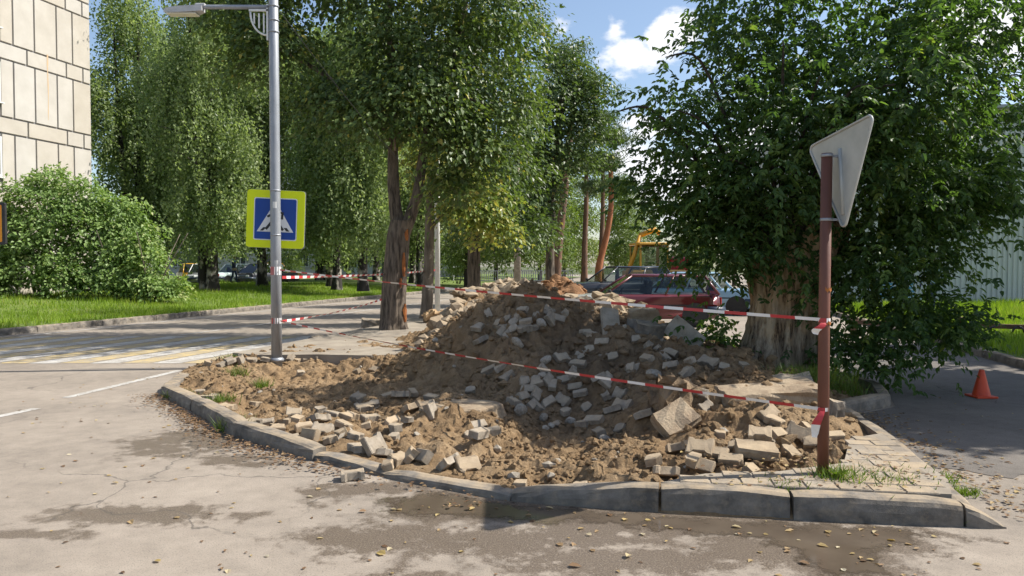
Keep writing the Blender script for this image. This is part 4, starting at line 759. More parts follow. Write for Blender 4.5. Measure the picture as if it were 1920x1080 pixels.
weeping_crown('crown', [(.6,-.8,4.3,1.6,1.3,1.0,110),(-.9,-.5,4.0,1.2,1.2,.9,70),(0,0,5.6,1.9,1.8,1.6,170),(-.6,-.3,8.5,2.4,2.2,2.0,260),(.6,.2,11.5,2.5,2.4,2.2,280),(0,0,14.8,1.9,1.9,1.9,170),(1.4,-.6,7.2,1.4,1.3,1.4,110),(-1.9,0,11,1.5,1.5,1.8,110)], M['birch_leaf'], b1, .15, 1650)
b2 = birch_proto(31, 15.5, 'weeping_birch', 'white-stemmed birch to the right of the crossing sign', (-10.4, 42.5, .58))
weeping_crown('crown', [(.2,-.6,4.2,1.5,1.2,.9,110),(0,0,5.8,1.6,1.6,1.6,160),(.5,0,8.4,2.0,2.0,1.9,230),(-.5,.2,11.0,2.0,2.0,1.9,230),(0,0,13.6,1.5,1.5,1.6,130)], M['birch_leaf'], b2, .165, 1300, hue=.06)
b1c = kids(b1); b2c = kids(b2)
BIR = [(-20.4,40.5,1,1.08,'birch behind the end of the beige panel building'),(-19.6,47,1,1.15,'far birch left of the apartment block entrance'),(-14.0,41.5,2,1.1,'birch whose dark stem stands behind the lamp pole'),(-9.35,39.5,2,.98,'slim birch closest left of the forked lime'),
       (-7.6,37.6,2,1.0,'birch with its dark stem just left of the forked lime'),(-15.5,61,1,1.15,'birch in the back row behind the parked cars'),(-11.0,60,2,1.2,'birch in the back row behind the crossing sign'),(-5.9,47.5,2,1.05,'birch glimpsed through the fork of the thick lime'),(-7.5,56,1,.95,'distant birch beyond the forked lime'),(-24.5,52,1,1.2,'distant birch behind the beige panel building')]
for i, (bx, by, kd_, sc, lab) in enumerate(BIR):
    c = copy_tree(b1 if kd_ == 1 else b2, None, b1c if kd_ == 1 else b2c); c.location = (bx, by, .46); c.rotation_euler = (0, 0, i*1.3+.7); c.scale = (sc, sc, sc*(.95+.1*(i % 3)/2)); c['label'] = lab

# ------------------------------------------------------------------ lilac bushes on the bank
def bush(label, loc, blobs, stems, per=1.0, hue=0.0, leaf=.14):
    t = thing('lilac_bush', label, 'bush', loc, group='bushes on the bank')
    for k in range(stems):
        w = k*2.39; l = .5+.9*rnd.random(); mb = MB(); limb(mb, [(math.cos(w)*.15,math.sin(w)*.15,-.1),(math.cos(w)*l*.5,math.sin(w)*l*.5,1.0),(math.cos(w)*l*1.2,math.sin(w)*l*1.2,2.4)], .04, .012, 6, k); mb.build('stem', M['barkpale'], t)
    broad_crown('foliage', blobs, M['bush_leaf'], t, leaf, per*.8, 26, .29, .3, hue=hue)
    return t
bush('tall pale lilac bush under the beige building at left', (-17.6, 27.6, .55), [(0,0,3.2,1.6,1.5,1.3,150),(-1.2,.2,2.2,1.6,1.5,1.5,150),(.9,-.3,2.1,1.5,1.4,1.5,140),(1.6,.2,3.6,1.1,1.0,.9,70),(-.3,-.5,1.0,1.7,1.3,.8,90),(-1.5,-.7,.8,1.3,.9,.7,70),(1.3,-.8,.7,1.3,.8,.6,70),(.3,.4,4.3,1.1,1.0,.7,50)], 8, hue=.04)
bush('rounded bright green lilac bush in front of the birches', (-15.0, 28.2, .5), [(0,0,2.0,1.6,1.5,1.2,140),(.9,-.3,1.5,1.5,1.4,1.1,120),(-.8,-.2,1.5,1.5,1.4,1.2,120),(0,-.9,.6,1.7,.7,.5,80),(.1,.1,3.1,1.1,1.0,.8,70),(-1.2,.1,3.0,1.0,1.0,.8,50)], 8, hue=.1)
bush('low spreading bush at the foot of the twin birch', (-13.5, 27.6, .45), [(0,0,.55,1.0,.9,.5,70),(.8,-.2,.4,.8,.7,.35,40),(-.9,0,.7,.9,.9,.6,50)], 4, hue=.2)
bush('bright bush cut off by the left edge of the picture', (-17.6, 23.6, .4), [(0,0,1.0,.75,.8,.9,70),(-.9,.2,1.5,.9,.9,1.1,70)], 4, hue=.2)
bush('yellowing round bush by the far road sign', (-4.1, 56, .4), [(0,0,1.3,1.4,1.3,1.0,100),(.6,0,2.2,.9,.9,.7,40)], 4, hue=.4)

# ------------------------------------------------------------------ pines and the trees down the street
def pine(label, loc, path, r0, blobs, upper):
    t = thing('pine_tree', label, 'tree', loc, group='pines down the street'); k = len(path)
    mb = MB(); limb(mb, path, r0, r0*.55, 12, 3, .08); mb.build('trunk', M['barkpine' if not upper else 'barkpineup'], t)
    needle_crown('crown', blobs, M['pine_leaf'], t); return t
pine('leaning dark pine trunk to the left of the orange one', (2.25, 38, .1), [(0,0,-.1),(.1,0,2.2),(.45,0,5.5),(.9,0,10)], .27, [(1.0,0,10.5,2.0,1.8,1.0,60),(.4,0,12,1.6,1.6,1.0,40)], False)
pine('orange-barked pine with a bent upper trunk', (5.6, 48, .1), [(0,0,-.1),(.05,0,1.6),(.5,0,3.4),(.8,0,5.4),(.75,0,8.5)], .26, [(.1,0,8.2,1.9,1.6,.8,60),(.9,0,9.8,1.5,1.4,.8,50),(-.4,0,6.6,1.3,1.2,.5,26),(1.5,0,6.9,1.2,1.2,.5,26),(.4,0,11,1.1,1.1,.7,30)], True)
pine('straight pine behind the black car', (5.1, 52, .1), [(0,0,-.1),(0,0,3),(.1,0,6),(.1,0,9)], .24, [(.1,0,8.6,1.6,1.6,1.0,50),(0,0,10.3,1.3,1.3,.9,40)], False)
pine('far pine right of the orange pine', (7.0, 58, .1), [(0,0,-.1),(0,0,3),(.1,0,6),(.1,0,10)], .25, [(.1,0,9.6,1.8,1.7,1.0,60),(0,0,11.6,1.4,1.4,.9,40),(-.3,0,7.8,1.2,1.2,.6,30)], False)
def street_tree(label, loc, blobs, hue=0.0, leaf=.16, m=30):
    t = thing('roadside_tree', label, 'tree', loc, group='trees down the street')
    mb = MB(); limb(mb, [(0,0,-.1),(0,0,1.5),(.1,0,4)], .22, .1, 10, 3); mb.build('trunk', M['barkdark'], t)
    broad_crown('crown', blobs, M['tree_leaf'], t, leaf, 1.0, m, .5, .4, hue=hue); return t
street_tree('bright green tree at the end of the street between the pines', (6.3, 66, .1), [(0,0,3,2.4,2,2,130),(0,0,6,2.2,2,2,120),(.6,0,8.5,1.6,1.6,1.4,60)], .15)
sa_ = street_tree('dark street tree behind the tall dense lime', (.4, 46, .1), [(0,0,3,2.2,2,1.7,130),(0,0,6,2.4,2.2,2,130),(.4,0,9,1.9,1.8,1.6,90)], -.15)
sac = kids(sa_)
for i, (x, y, s, lab) in enumerate([(-3.2,52,1.0,'dark street tree left of the far fence'),(2.9,54,1.05,'street tree between the leaning pine and the lime'),(-7.5,66,1.15,'distant tree behind the pedestrian in white'),(-1.5,70,1.2,'distant tree above the far fence'),(3.0,80,1.3,'farthest tree closing the end of the road'),(9.5,62,.85,'tree behind the yellow digging machine'),(13.5,58,.72,'low tree behind the maple crown at left'),(18,60,.72,'low tree straight behind the split maple stump'),(24,64,.75,'low tree behind the blue bench'),(10.8,76,1.1,'pale distant tree right of the pines'),(6.2,88,1.3,'hazy tree at the far end of the street'),(14.5,80,.9,'distant tree beyond the yard, left of the stump'),(21,82,.8,'distant tree beyond the yard, behind the stump'),(28,78,.8,'distant tree beyond the yard, near the corrugated hall'),(-4.5,84,1.3,'distant tree behind the far railing')]):
    c = copy_tree(sa_, None, sac); c.location = (x, y, .1); c.rotation_euler = (0, 0, i*1.7); c.scale = (s, s, s); c['label'] = lab

for i, (x, y, s, lab) in enumerate([(-33,66,.8,'dark tree at the left end of the apartment block'),(-27,64,.7,'dark tree behind the yellow taxi'),(-20.5,68,.62,'dark low tree before the block entrance'),(-14.2,64,.75,'dark tree behind the navy car'),(-10.5,67,.8,'dark tree hiding the block behind the birch stems')]):
    c = copy_tree(sa_, None, sac); c.location = (x, y, .3); c.rotation_euler = (0, 0, i*1.1+.4); c.scale = (s*1.25, s, s); c['label'] = lab; c['group'] = 'trees before the apartment block'

# ------------------------------------------------------------------ buildings
# beige panel building at left: wall runs along the road
bl = thing('panel_building', 'beige panel apartment building with grey joints at the left edge', 'building', (-18.2, 32.2, 0), 0)
bd = Vector((-.238, -.971, 0)); bn = Vector((.971, -.238, 0))          # along the wall towards the camera, and outwards
def bw(s, z, o=0.0): q = bd*s + bn*o; return Vector((q.x, q.y, z))
MBl = MB(); MBl.add([bw(0,-.5,-.06), bw(24,-.5,-.06), bw(24,22,-.06), bw(0,22,-.06), bw(0,-.5,-11), bw(24,-.5,-11), bw(24,22,-11), bw(0,22,-11)], [(0,3,2,1),(0,4,7,3),(3,7,6,2),(1,2,6,5),(4,5,6,7)]); MBl.build('wall', M['joint'], bl)
def panel(s0, s1, z0, z1, name='wall_panel', mat='panelbeige', t=.06, o=0.0):
    g_ = .026; a, b, c, d = s0+g_, s1-g_, z0+g_, z1-g_; e = .012
    mb = MB(); mb.add([bw(a,c,-t+o), bw(b,c,-t+o), bw(b,d,-t+o), bw(a,d,-t+o), bw(a+e,c+e,o), bw(b-e,c+e,o), bw(b-e,d-e,o), bw(a+e,d-e,o)], [(4,7,6,5),(0,4,5,1),(1,5,6,2),(2,6,7,3),(3,7,4,0)]); return mb.build(name, M[mat], bl)
SH = 2.8; zb0 = 1.05
for k in range(-1, 7):
    z0 = zb0 + k*SH
    for a, b in zip([8.4,9.8,11.5,13.4,15.1], [9.8,11.5,13.4,15.1,16.8]): panel(a, b, z0, z0+.62); panel(a, b, z0+.62, z0+SH)
    cuts = [0, .42, 1.28, 3.15, 4.6, 6.9, 8.4]
    for a, b in zip(cuts[:-1], cuts[1:]): panel(a, b, z0, z0+.62)
    cuts = [0, .95, 1.75, 2.8, 3.75]
    for a, b in zip(cuts[:-1], cuts[1:]): panel(a, b, z0+.62, z0+SH)
    # window bay, cut by the picture edge
    panel(3.75, 4.32, z0+.62, z0+SH)
    w = panel(4.32, 5.6, z0+1.15, z0+2.65, 'window', 'glass', .06, -.045); mb = MB()
    for (a, b, c, d) in [(4.32,4.40,z0+1.15,z0+2.65),(5.52,5.6,z0+1.15,z0+2.65),(4.40,5.52,z0+1.15,z0+1.22),(4.40,5.52,z0+2.58,z0+2.65),(4.92,5.0,z0+1.22,z0+2.58)]:
        mb.add([bw(a,c,-.03), bw(b,c,-.03), bw(b,d,-.03), bw(a,d,-.03), bw(a,c,.02), bw(b,c,.02), bw(b,d,.02), bw(a,d,.02)], [(4,7,6,5),(0,4,5,1),(1,5,6,2),(2,6,7,3),(3,7,4,0)])
    mb.build('frame', M['frame'], w)
    mb = MB(); mb.box(bw(4.98, z0+1.1, .04), (.2, 1.4, .05), Matrix.Rotation(math.atan2(bd.y, bd.x)-math.pi/2, 3, 'Z')); mb.build('sill', M['frame'], w)
    panel(4.32, 5.6, z0+.62, z0+1.08); panel(5.6, 7.0, z0+.62, z0+SH); panel(7.0, 8.4, z0+.62, z0+SH)
mb = MB()
vs = []
for i in range(9): w = .035*(1-.6*i/8)*(1+.3*math.sin(i*2.1)); s_ = 2.2+.01*math.sin(i); z_ = 10.15-i*.33; vs += [bw(s_-w, z_, .004), bw(s_+w, z_, .004)]
mb.add(vs, [(2*i, 2*i+1, 2*i+3, 2*i+2) for i in range(8)]); mb.build('rust_streak', M['ruststain'], bl)

# apartment block behind the birches
ab = thing('apartment_block', 'tall grey apartment block seen in gaps behind the birches', 'building', (-21, 80, .4))
W_, Hh = 34, 25.6
MB().box((0, 6, Hh/2), (W_, 12, Hh)).build('wall', M['blockwall'], ab)
wp = fp = bp = None
wmb = MB().box((0,0,0), (1.5,.1,1.5)); fmb = MB().box((0,-.07,.71),(1.5,.06,.08)).box((0,-.07,-.71),(1.5,.06,.08)).box((-.71,-.07,0),(.08,.06,1.34)).box((.71,-.07,0),(.08,.06,1.34)).box((.1,-.07,0),(.08,.06,1.34))
bmb = MB().box((0,-.55,-.95),(3.0,1.1,.14)).box((0,-1.08,-.4),(3.0,.06,.96)).box((-1.47,-.5,-.4),(.06,1.08,.96)).box((1.47,-.5,-.4),(.06,1.08,.96))
for fl in range(9):
    for c in range(10):
        cx = -15.2 + c*3.38; cz = 1.9 + fl*2.8
        if c == 7 and fl == 0: continue
        if wp is None: o = wp = wmb.build('window', M['glass'], ab)
        else: o = wp.copy(); COL.objects.link(o)
        o.location = (cx, -.03, cz)
        if fp is None: q = fp = fmb.build('frame', M['frame'], o)
        else: q = fp.copy(); COL.objects.link(q); q.parent = o
        if c in (1, 2, 5, 6, 8) and fl > 0:
            if bp is None: b_ = bp = bmb.build('balcony', [M['balcony']], ab)
            else: b_ = bp.copy(); COL.objects.link(b_)
            b_.location = (cx, 0, cz)
            if (fl + c) % 4 == 0:
                b_.data = b_.data.copy(); b_.data.materials[0] = M['blockbrick']
pc = MB().box((8.6,-1.1,3.3),(5.2,2.2,.35)).build('porch_canopy', M['balcony'], ab)
for px_ in (6.6, 10.4): MB().box((px_,-1.9,1.5),(.34,.34,3.2)).build('porch_post', M['greenpost'], ab)
MB().box((8.2,-.06,1.3),(2.4,.12,2.4)).build('entrance_door', M['glass'], ab)
MB().box((5.2,-.06,1.6),(2.6,.14,2.4)).build('wall_panel', M['balcony'], ab)

# corrugated hall behind the yard lawn
ch = thing('corrugated_hall', 'tall grey-green corrugated metal hall behind the yard lawn', 'building', (12.4, 29.6, 0), R(-3))
MB().box((16, 5.2, 4.0), (32, 10, 7.6)).build('wall', M['corrugated'], ch)
prof = []; p_ = 0
while p_ < 1.19: prof += [(p_,0),(p_+.07,0),(p_+.10,-.045),(p_+.17,-.045)]; p_ += .2
cm = MB(); vs = [(a, b, z) for z in (0, 7.85) for a, b in prof]; L = len(prof); cm.add(vs, [(i, i+1, L+i+1, L+i) for i in range(L-1)])
cp = None
for k in range(26):
    if cp is None: o = cp = cm.build('cladding_sheet', M['corrugated'], ch)
    else: o = cp.copy(); COL.objects.link(o)
    o.location = (k*1.2, .19-(k % 2)*.006, 0)
MB().box((16, .1, 7.9), (32.2, .4, .12)).build('eaves_trim', M['steel'], ch)

# ------------------------------------------------------------------ lamp post, signs
lp = thing('lamp_post', 'galvanised steel lamp post at the edge of the dig', 'lamp post', (-3.74, 11.72, .1))
MB().tube([(0,0,-.2),(0,0,2),(0,0,4),(0,0,8.5)], [.084,.08,.076,.066], 24).build('pole', M['steel'], lp)
MB().lathe([(.084,0),(.11,.0),(.115,.03),(.086,.06)], 20).build('base_collar', M['steel'], lp)
arm = MB().tube([(-.05,0,5.57),(-1.05,0,5.57),(-1.16,0,5.565)], .035, 12).build('arm', M['steel'], lp)
bk = MB(); bk.box((-.092,-.012,5.33),(.03,.03,.56))
pts = [(-.36+.26*(1-math.cos(a)), 5.49-.36*math.sin(a)) for a in np.linspace(0, math.pi/2, 9)]
bk.tube([(x, -.012, z) for x, z in pts], .016, 6); bk.box((-.23,-.012,5.515),(.30,.03,.03))
for x in (-.30,-.225,-.15): bk.box((x,-.012,5.45-.06-(x+.3)*.5),(.02,.02,.16+(x+.3)*.9))
bk.build('bracket', M['white'], arm)
hd = MB(); hd.add([(x, y*w, z) for x, w, zt, zb in [(-1.10,.6,5.575,5.50),(-1.2,.95,5.57,5.475),(-1.45,1,5.555,5.46),(-1.62,.85,5.54,5.465),(-1.70,.5,5.52,5.48)] for y, z in ((-.11,zb),(.11,zb),(.11,zt),(-.11,zt))],
       [(i*4+j, i*4+(j+1) % 4, i*4+4+(j+1) % 4, i*4+4+j) for i in range(4) for j in range(4)] + [(3,2,1,0),(16,17,18,19)])
lh = hd.build('lamp_head', M['lampgrey'], lp); MB().box((-1.42,0,5.452),(.46,.17,.02),bev=.006).build('diffuser', M['diffuser'], lh)
MB().box((-1.14,0,5.595),(.16,.09,.05),bev=.01).build('lamp_clamp', M['lampgrey'], arm)
for z in (5.58, 5.36, 5.18, 2.7, 2.0): MB().lathe([(.079,z-.012),(.083,z-.012),(.083,z+.012),(.079,z+.012)], 20).build('band', M['steel'], lp)
MB().add([(math.cos(a)*.0805, math.sin(a)*.0805, z) for z in (2.42, 2.52) for a in np.linspace(-1.75,-1.0,5)], [(i,i+1,i+6,i+5) for i in range(4)]).build('paper_notice', M['white'], lp)
MB().add([(math.cos(a)*.0805, math.sin(a)*.0805, z) for z in (1.42, 1.60) for a in np.linspace(-1.6,-.8,5)], [(i,i+1,i+6,i+5) for i in range(4)]).build('paper_notice', M['white'], lp)

def rrect(w, h, r, n=5):
    P = []
    for cx, cy, a0 in ((w/2-r,h/2-r,0),(-w/2+r,h/2-r,90),(-w/2+r,-h/2+r,180),(w/2-r,-h/2+r,270)):
        for k in range(n+1): a = R(a0+90*k/n); P.append((cx+math.cos(a)*r, cy+math.sin(a)*r))
    return P
UP = Matrix(((1,0,0),(0,0,-1),(0,1,0)))       # local xy plane stands upright, its front towards -Y
cs = thing('pedestrian_crossing_sign', 'yellow-framed blue pedestrian crossing sign on the lamp post', 'road sign', (-3.785, 11.86, 2.36)); cs.rotation_euler = (0, R(2.2), R(5))
MB().prism(rrect(.90,.92,.05), -.012, .0, UP).build('plate', M['signyellow'], cs)
MB().prism(rrect(.91,.93,.05), -.03, -.0125, UP, o=(.008,0,0)).build('back_rim', M['steel'], cs)
MB().prism(rrect(.675,.675,.03), .0, .003, UP).build('border', M['signwhite'], cs)
fc = MB().prism(rrect(.645,.645,.025), .003, .006, UP).build('face', M['signblue'], cs)
MB().prism([(-.285,-.205),(.285,-.205),(0,.29)], .006, .009, UP).build('triangle', M['signwhite'], cs)
def bar(a, b, w, nm='figure'): 
    a, b = Vector((*a,0)), Vector((*b,0)); d = (b-a).normalized(); n_ = Vector((-d.y,d.x,0))*w/2
    mb = MB().prism([tuple((a-n_)[:2]), tuple((b-n_)[:2]), tuple((b+n_)[:2]), tuple((a+n_)[:2])], .009, .0115, UP); return mb.build(nm, M['black'], cs)
MB().prism([(.012+math.cos(a)*.026, .155+math.sin(a)*.026) for a in np.linspace(0, 2*math.pi, 13)[:-1]], .009, .0115, UP).build('figure', M['black'], cs)
bar((-.005,.115),(.0,.0),.06); bar((-.01,.10),(-.125,.035),.034); bar((.02,.115),(.115,.10),.03); bar((.112,.112),(.104,.0),.034); bar((-.02,.0),(-.145,-.165),.04); bar((.02,.0),(.06,-.085),.04); bar((.06,-.085),(.125,-.175),.038)
for xs_ in ((-.235,-.155,.05),(.175,.185,-.04)):
    a0, a1, sh = xs_; MB().prism([(a0,-.19),(a0+.05,-.19),(a0+.05+sh,-.135),(a0+sh,-.135)], .009, .0115, UP).build('stripe', M['black'], cs)

ys = thing('yield_sign', 'back of a triangular sign on a rusty red post at right', 'road sign', (2.17, 5.12, .1))
MB().tube([(0,0,-.1),(-.006,0,1.1),(0,0,2.28)], [.039,.038,.037], 24).build('post', M['postbrown'], ys)
MB().lathe([(.0371,2.255),(.0405,2.255),(.0405,2.275),(.0371,2.275)], 20).build('clamp', M['steel'], ys)
MB().lathe([(.0375,1.815),(.0408,1.815),(.0408,1.835),(.0375,1.835)], 20).build('clamp', M['steel'], ys)
for z in (1.33, 1.1): MB().add([(math.cos(a)*.0395, math.sin(a)*.0395, z+dz+.008*math.sin(a*9)) for dz in (0,.022) for a in np.linspace(-2.9,-.3,9)], [(i,i+1,i+10,i+9) for i in range(8)]).build('rust_patch', M['rust'], ys)
sg = MB(); s_ = .80; hgt = s_*.866; tri = []
for k, (cx, cy) in enumerate([(-s_/2+.06, 0-.035),(0,-hgt+.07),(s_/2-.06,-.035)]):
    for a in np.linspace(R([90,210,330][k]), R([210,330,450][k]), 6): tri.append((cx+math.cos(a)*.035, cy+math.sin(a)*.035))
SM = Matrix.Rotation(R(-83), 3, 'Z') @ Matrix.Rotation(R(-6.5), 3, 'Y') @ UP
pl = MB().prism(tri, -.004, .004, SM, o=(.088,.0,2.43)).build('plate', M['signback'], ys)
rimb = MB(); rimb.tube([Vector((.088,0,2.43)) + SM @ Vector((x, y, .008)) for x, y in tri + tri[:1]], .009, 6, cap=False); rimb.build('rim', M['signback'], ys)
MB().tube([Vector((.072,-.0,2.43)) + SM @ Vector((0.0,y,-.012)) for y in (-.12,-.58)], .016, 10).build('mount_rail', M['signback'], ys)
MB().box((.05,0,2.262),(.10,.02,.016)).build('bracket', M['steel'], ys); MB().box((.05,0,1.825),(.10,.02,.016)).build('bracket', M['steel'], ys)
st = MB(); st.prism(rrect(.075,.075,.004,2), -.0062, -.0045, SM, o=(.088,0,2.43)+Vector() if False else Vector((.088,0,2.43)) + SM @ Vector((.10,-.33,0))); st.build('sticker', M['white'], ys)

ob = thing('notice_board', 'orange board with dark rim at the left edge', 'sign', (-8.56, 12.0, 0))
MB().tube([(-.25,.05,-.1),(-.25,.05,2.9)], .035, 10).build('post', M['steel'], ob)
MB().prism(rrect(.70,.68,.03), -.05, 0, UP, o=(0,0,2.3)).build('board', M['black'], ob); MB().prism(rrect(.60,.60,.02), 0, .004, UP, o=(0,0,2.3)).build('face', M['orange'], ob)

# far yield sign on the left verge
fy = thing('far_road_sign', 'small white triangular sign on a post beside the yellowing bush', 'road sign', (-6.0, 58, .4))
MB().tube([(0,0,-.1),(0,0,2.6)], .05, 8).build('post', M['steel'], fy); MB().prism([(-.45,.4),(0,-.4),(.45,.4)], -.01, .01, UP, o=(0,-.07,2.3)).build('plate', M['signwhite'], fy)

# white utility pole behind the rubble, metal railing and pedestrian
up_ = thing('utility_pole', 'pale concrete utility pole behind the rubble heap', 'pole', (.24, 33, .1)); MB().tube([(0,0,-.1),(0,0,7)], [.17,.12], 14).build('shaft', M['concrete'], up_)
gp = thing('utility_pole', 'grey utility pole close behind the slender lime', 'pole', (-2.24, 22.2, .1)); MB().tube([(0,0,-.1),(0,0,7.5)], [.085,.07], 14).build('shaft', M['white'], gp)
fe = thing('metal_railing', 'pale grey metal railing along the far left verge', 'fence', (-2.9, 62, .3), R(14))
rl = MB().box((4,0,.95),(9,.06,.07)).box((4,0,.12),(9,.06,.07)).build('rail', M['steel'], fe); pk = None
for k in range(46):
    if pk is None: o = pk = MB().box((0,0,.5),(.06,.04,.85)).build('picket', M['steel'], fe)
    else: o = pk.copy(); COL.objects.link(o)
    o.location = (-.4+k*.195, 0, 0)

# ------------------------------------------------------------------ barrier tapes
def tape(label, pts, sag, w=.04, twist=0.0, seed=0, bandl=.19, tails=()):
    pts = [Vector(p) for p in pts]; mb = MB(); g = random.Random(seed); lead = []
    for a, b in zip(pts[:-1], pts[1:]):
        L = (b-a).length; n = int(L/bandl*2)
        for i in range(n): t = i/n; lead.append((a.lerp(b, t)-Vector((0,0,sag*4*t*(1-t))), t))
    lead.append((pts[-1], 1.0))
    vs = []
    for i, (q, t) in enumerate(lead):
        d = (lead[min(i+1,len(lead)-1)][0]-lead[max(i-1,0)][0]).normalized(); s = d.cross(Vector((0,0,1))).normalized(); u = s.cross(d).normalized()
        a = twist*math.sin(t*math.pi)+.25*math.sin(i*.21+seed)+.12*math.sin(i*.07); dv = u*math.cos(a)+s*math.sin(a)
        vs += [q-dv*w/2, q+dv*w/2]
    for i in range(len(lead)-1): mb.add([vs[2*i], vs[2*i+1], vs[2*i+3], vs[2*i+2]], [(0,1,2,3)], (i//2) % 2)
    for (q, r, z0, z1) in tails:          # knot wound round a post
        for k in range(12):
            a0, a1 = 2*math.pi*k/12, 2*math.pi*(k+1)/12; mb.add([(q[0]+math.cos(a)*r, q[1]+math.sin(a)*r, z) for a, z in ((a0,z0),(a1,z0),(a1,z1),(a0,z1))], [(0,1,2,3)], (k//3) % 2)
    o = mb.build('barrier_tape', [M['tapered'], M['tapewhite']]); return tag(o, label, 'tape', 'red and white barrier tapes')
PL = (-3.66, 11.66); PS = (2.135, 5.1)
tape('upper red and white tape from lamp post to rusty post', [(*PL,1.55),(*PS,1.235)], .035, .024, .5, 1, .19, [((-3.74,11.72),.083,1.47,1.60),((2.165,5.12),.0405,1.215,1.245)])
tape('lower red and white tape sagging across the pit', [(*PL,.745),(*PS,.615)], .06, .023, .7, 2, .19, [((-3.74,11.72),.084,.70,.79),((2.163,5.12),.0405,.60,.625)])
tape('pinkish tape from lamp post back to the grey utility pole', [(-3.66,11.78,1.43),(-2.30,22.1,1.5)], .04, .045, .7, 3, .16)
tape('slack tape from lamp post towards the forked lime', [(-3.66,11.78,.73),(-2.95,16.75,.86)], .05, .04, .8, 4, .16)
for (z, dx, dz, sd, lab) in [(1.215,-.045,.085,1,'short red and white tape end hanging from the upper knot'),(.605,-.05,.19,2,'crumpled tape end hanging from the lower knot')]:
    mb = MB(); n_ = 6; vs = []
    for i in range(n_+1): t = i/n_; c = Vector((2.13+dx*t+.012*math.sin(t*6+sd), 5.075-.01*math.sin(t*5), z-dz*t)); wv_ = .018+.012*math.sin(t*3.1); vs += [c+Vector((-wv_,0,.008*t)), c+Vector((wv_,-.008*math.sin(t*4),0))]
    for i in range(n_): mb.add([vs[2*i],vs[2*i+1],vs[2*i+3],vs[2*i+2]], [(0,1,2,3)], 0 if i < n_//2 else 1)
    tag(mb.build('tape_end', [M['tapered'], M['tapewhite']]), lab, 'tape')
wc = MB(); wc.tube([Vector((-3.68,11.7,5.66)).lerp(Vector((-1.6,17.0,3.0)), t)-Vector((0,0,.5*4*t*(1-t)*.3)) for t in np.linspace(0,1,14)], .006, 5)
tag(wc.build('cable', M['black']), 'thin cable running from lamp post into the lime crown', 'cable')

# ------------------------------------------------------------------ cone, rail fence, bench
cn_ = thing('traffic_cone', 'orange traffic cone standing on the shaded yard road', 'traffic cone', (5.75, 9.02, .004))
MB().box((0,0,.012),(.26,.26,.024),bev=.006).build('base', M['cone'], cn_)
MB().lathe([(.102,.024),(.098,.04),(.03,.325),(.028,.335),(.022,.335),(.022,.30)], 24).build('body', M['cone'], cn_)
rf = thing('rail_fence', 'low brown wooden rail fence on the yard lawn', 'fence', (9.3, 15.9, .13), R(-2))
for k, xx_ in enumerate((-1.9, .38, 2.7)): MB().box((xx_,0,.12+.02*(k==1)),(.13,.12,.5),bev=.01).build('post', M['rail'], rf)
MB().box((.6,-.075,.21),(5.2,.04,.10),Matrix.Rotation(R(1.5),3,'Y'),bev=.006).build('rail', M['rail'], rf)
for i, (x0, z) in enumerate([(.62,.06),(1.55,.04)]):
    tw = MB(); tw.tube([(x0+.13*math.cos(a)-.1, -.25+.02*i, z+.16*max(0,math.sin(a))) for a in np.linspace(.2,3.0,8)], .02, 6); tw.tube([(x0+.05,-.25,z+.03),(x0+.42,-.28,z+.2)], .018, 6)
    tag(tw.build('bent_pipe', M['black'], None, (9.3,15.9,.13)), ['bent dark pipe lying by the rail fence post','bent dark pipe lying by the right end of the rail fence'][i], 'pipe')
bn_ = thing('slatted_bench', 'light blue slatted bench on the far lawn behind the maple', 'bench', (12.6, 24.2, .15), R(-4))
for k in range(4): MB().box((0,-.24+.13*k,.44),(1.35,.09,.035),bev=.006).build('seat_slat', M['bench'], bn_)
for k in range(4): MB().box((0,.26+.03*k,.52+.12*k),(1.35,.03,.085),bev=.006).build('back_slat', M['bench'], bn_)
for sx_ in (-.55, .55): MB().box((sx_,-.15,.2),(.06,.06,.44)).box((sx_,.2,.2),(.06,.06,.44)).box((sx_,.02,.41),(.06,.5,.04)).build('leg', M['steel'], bn_)

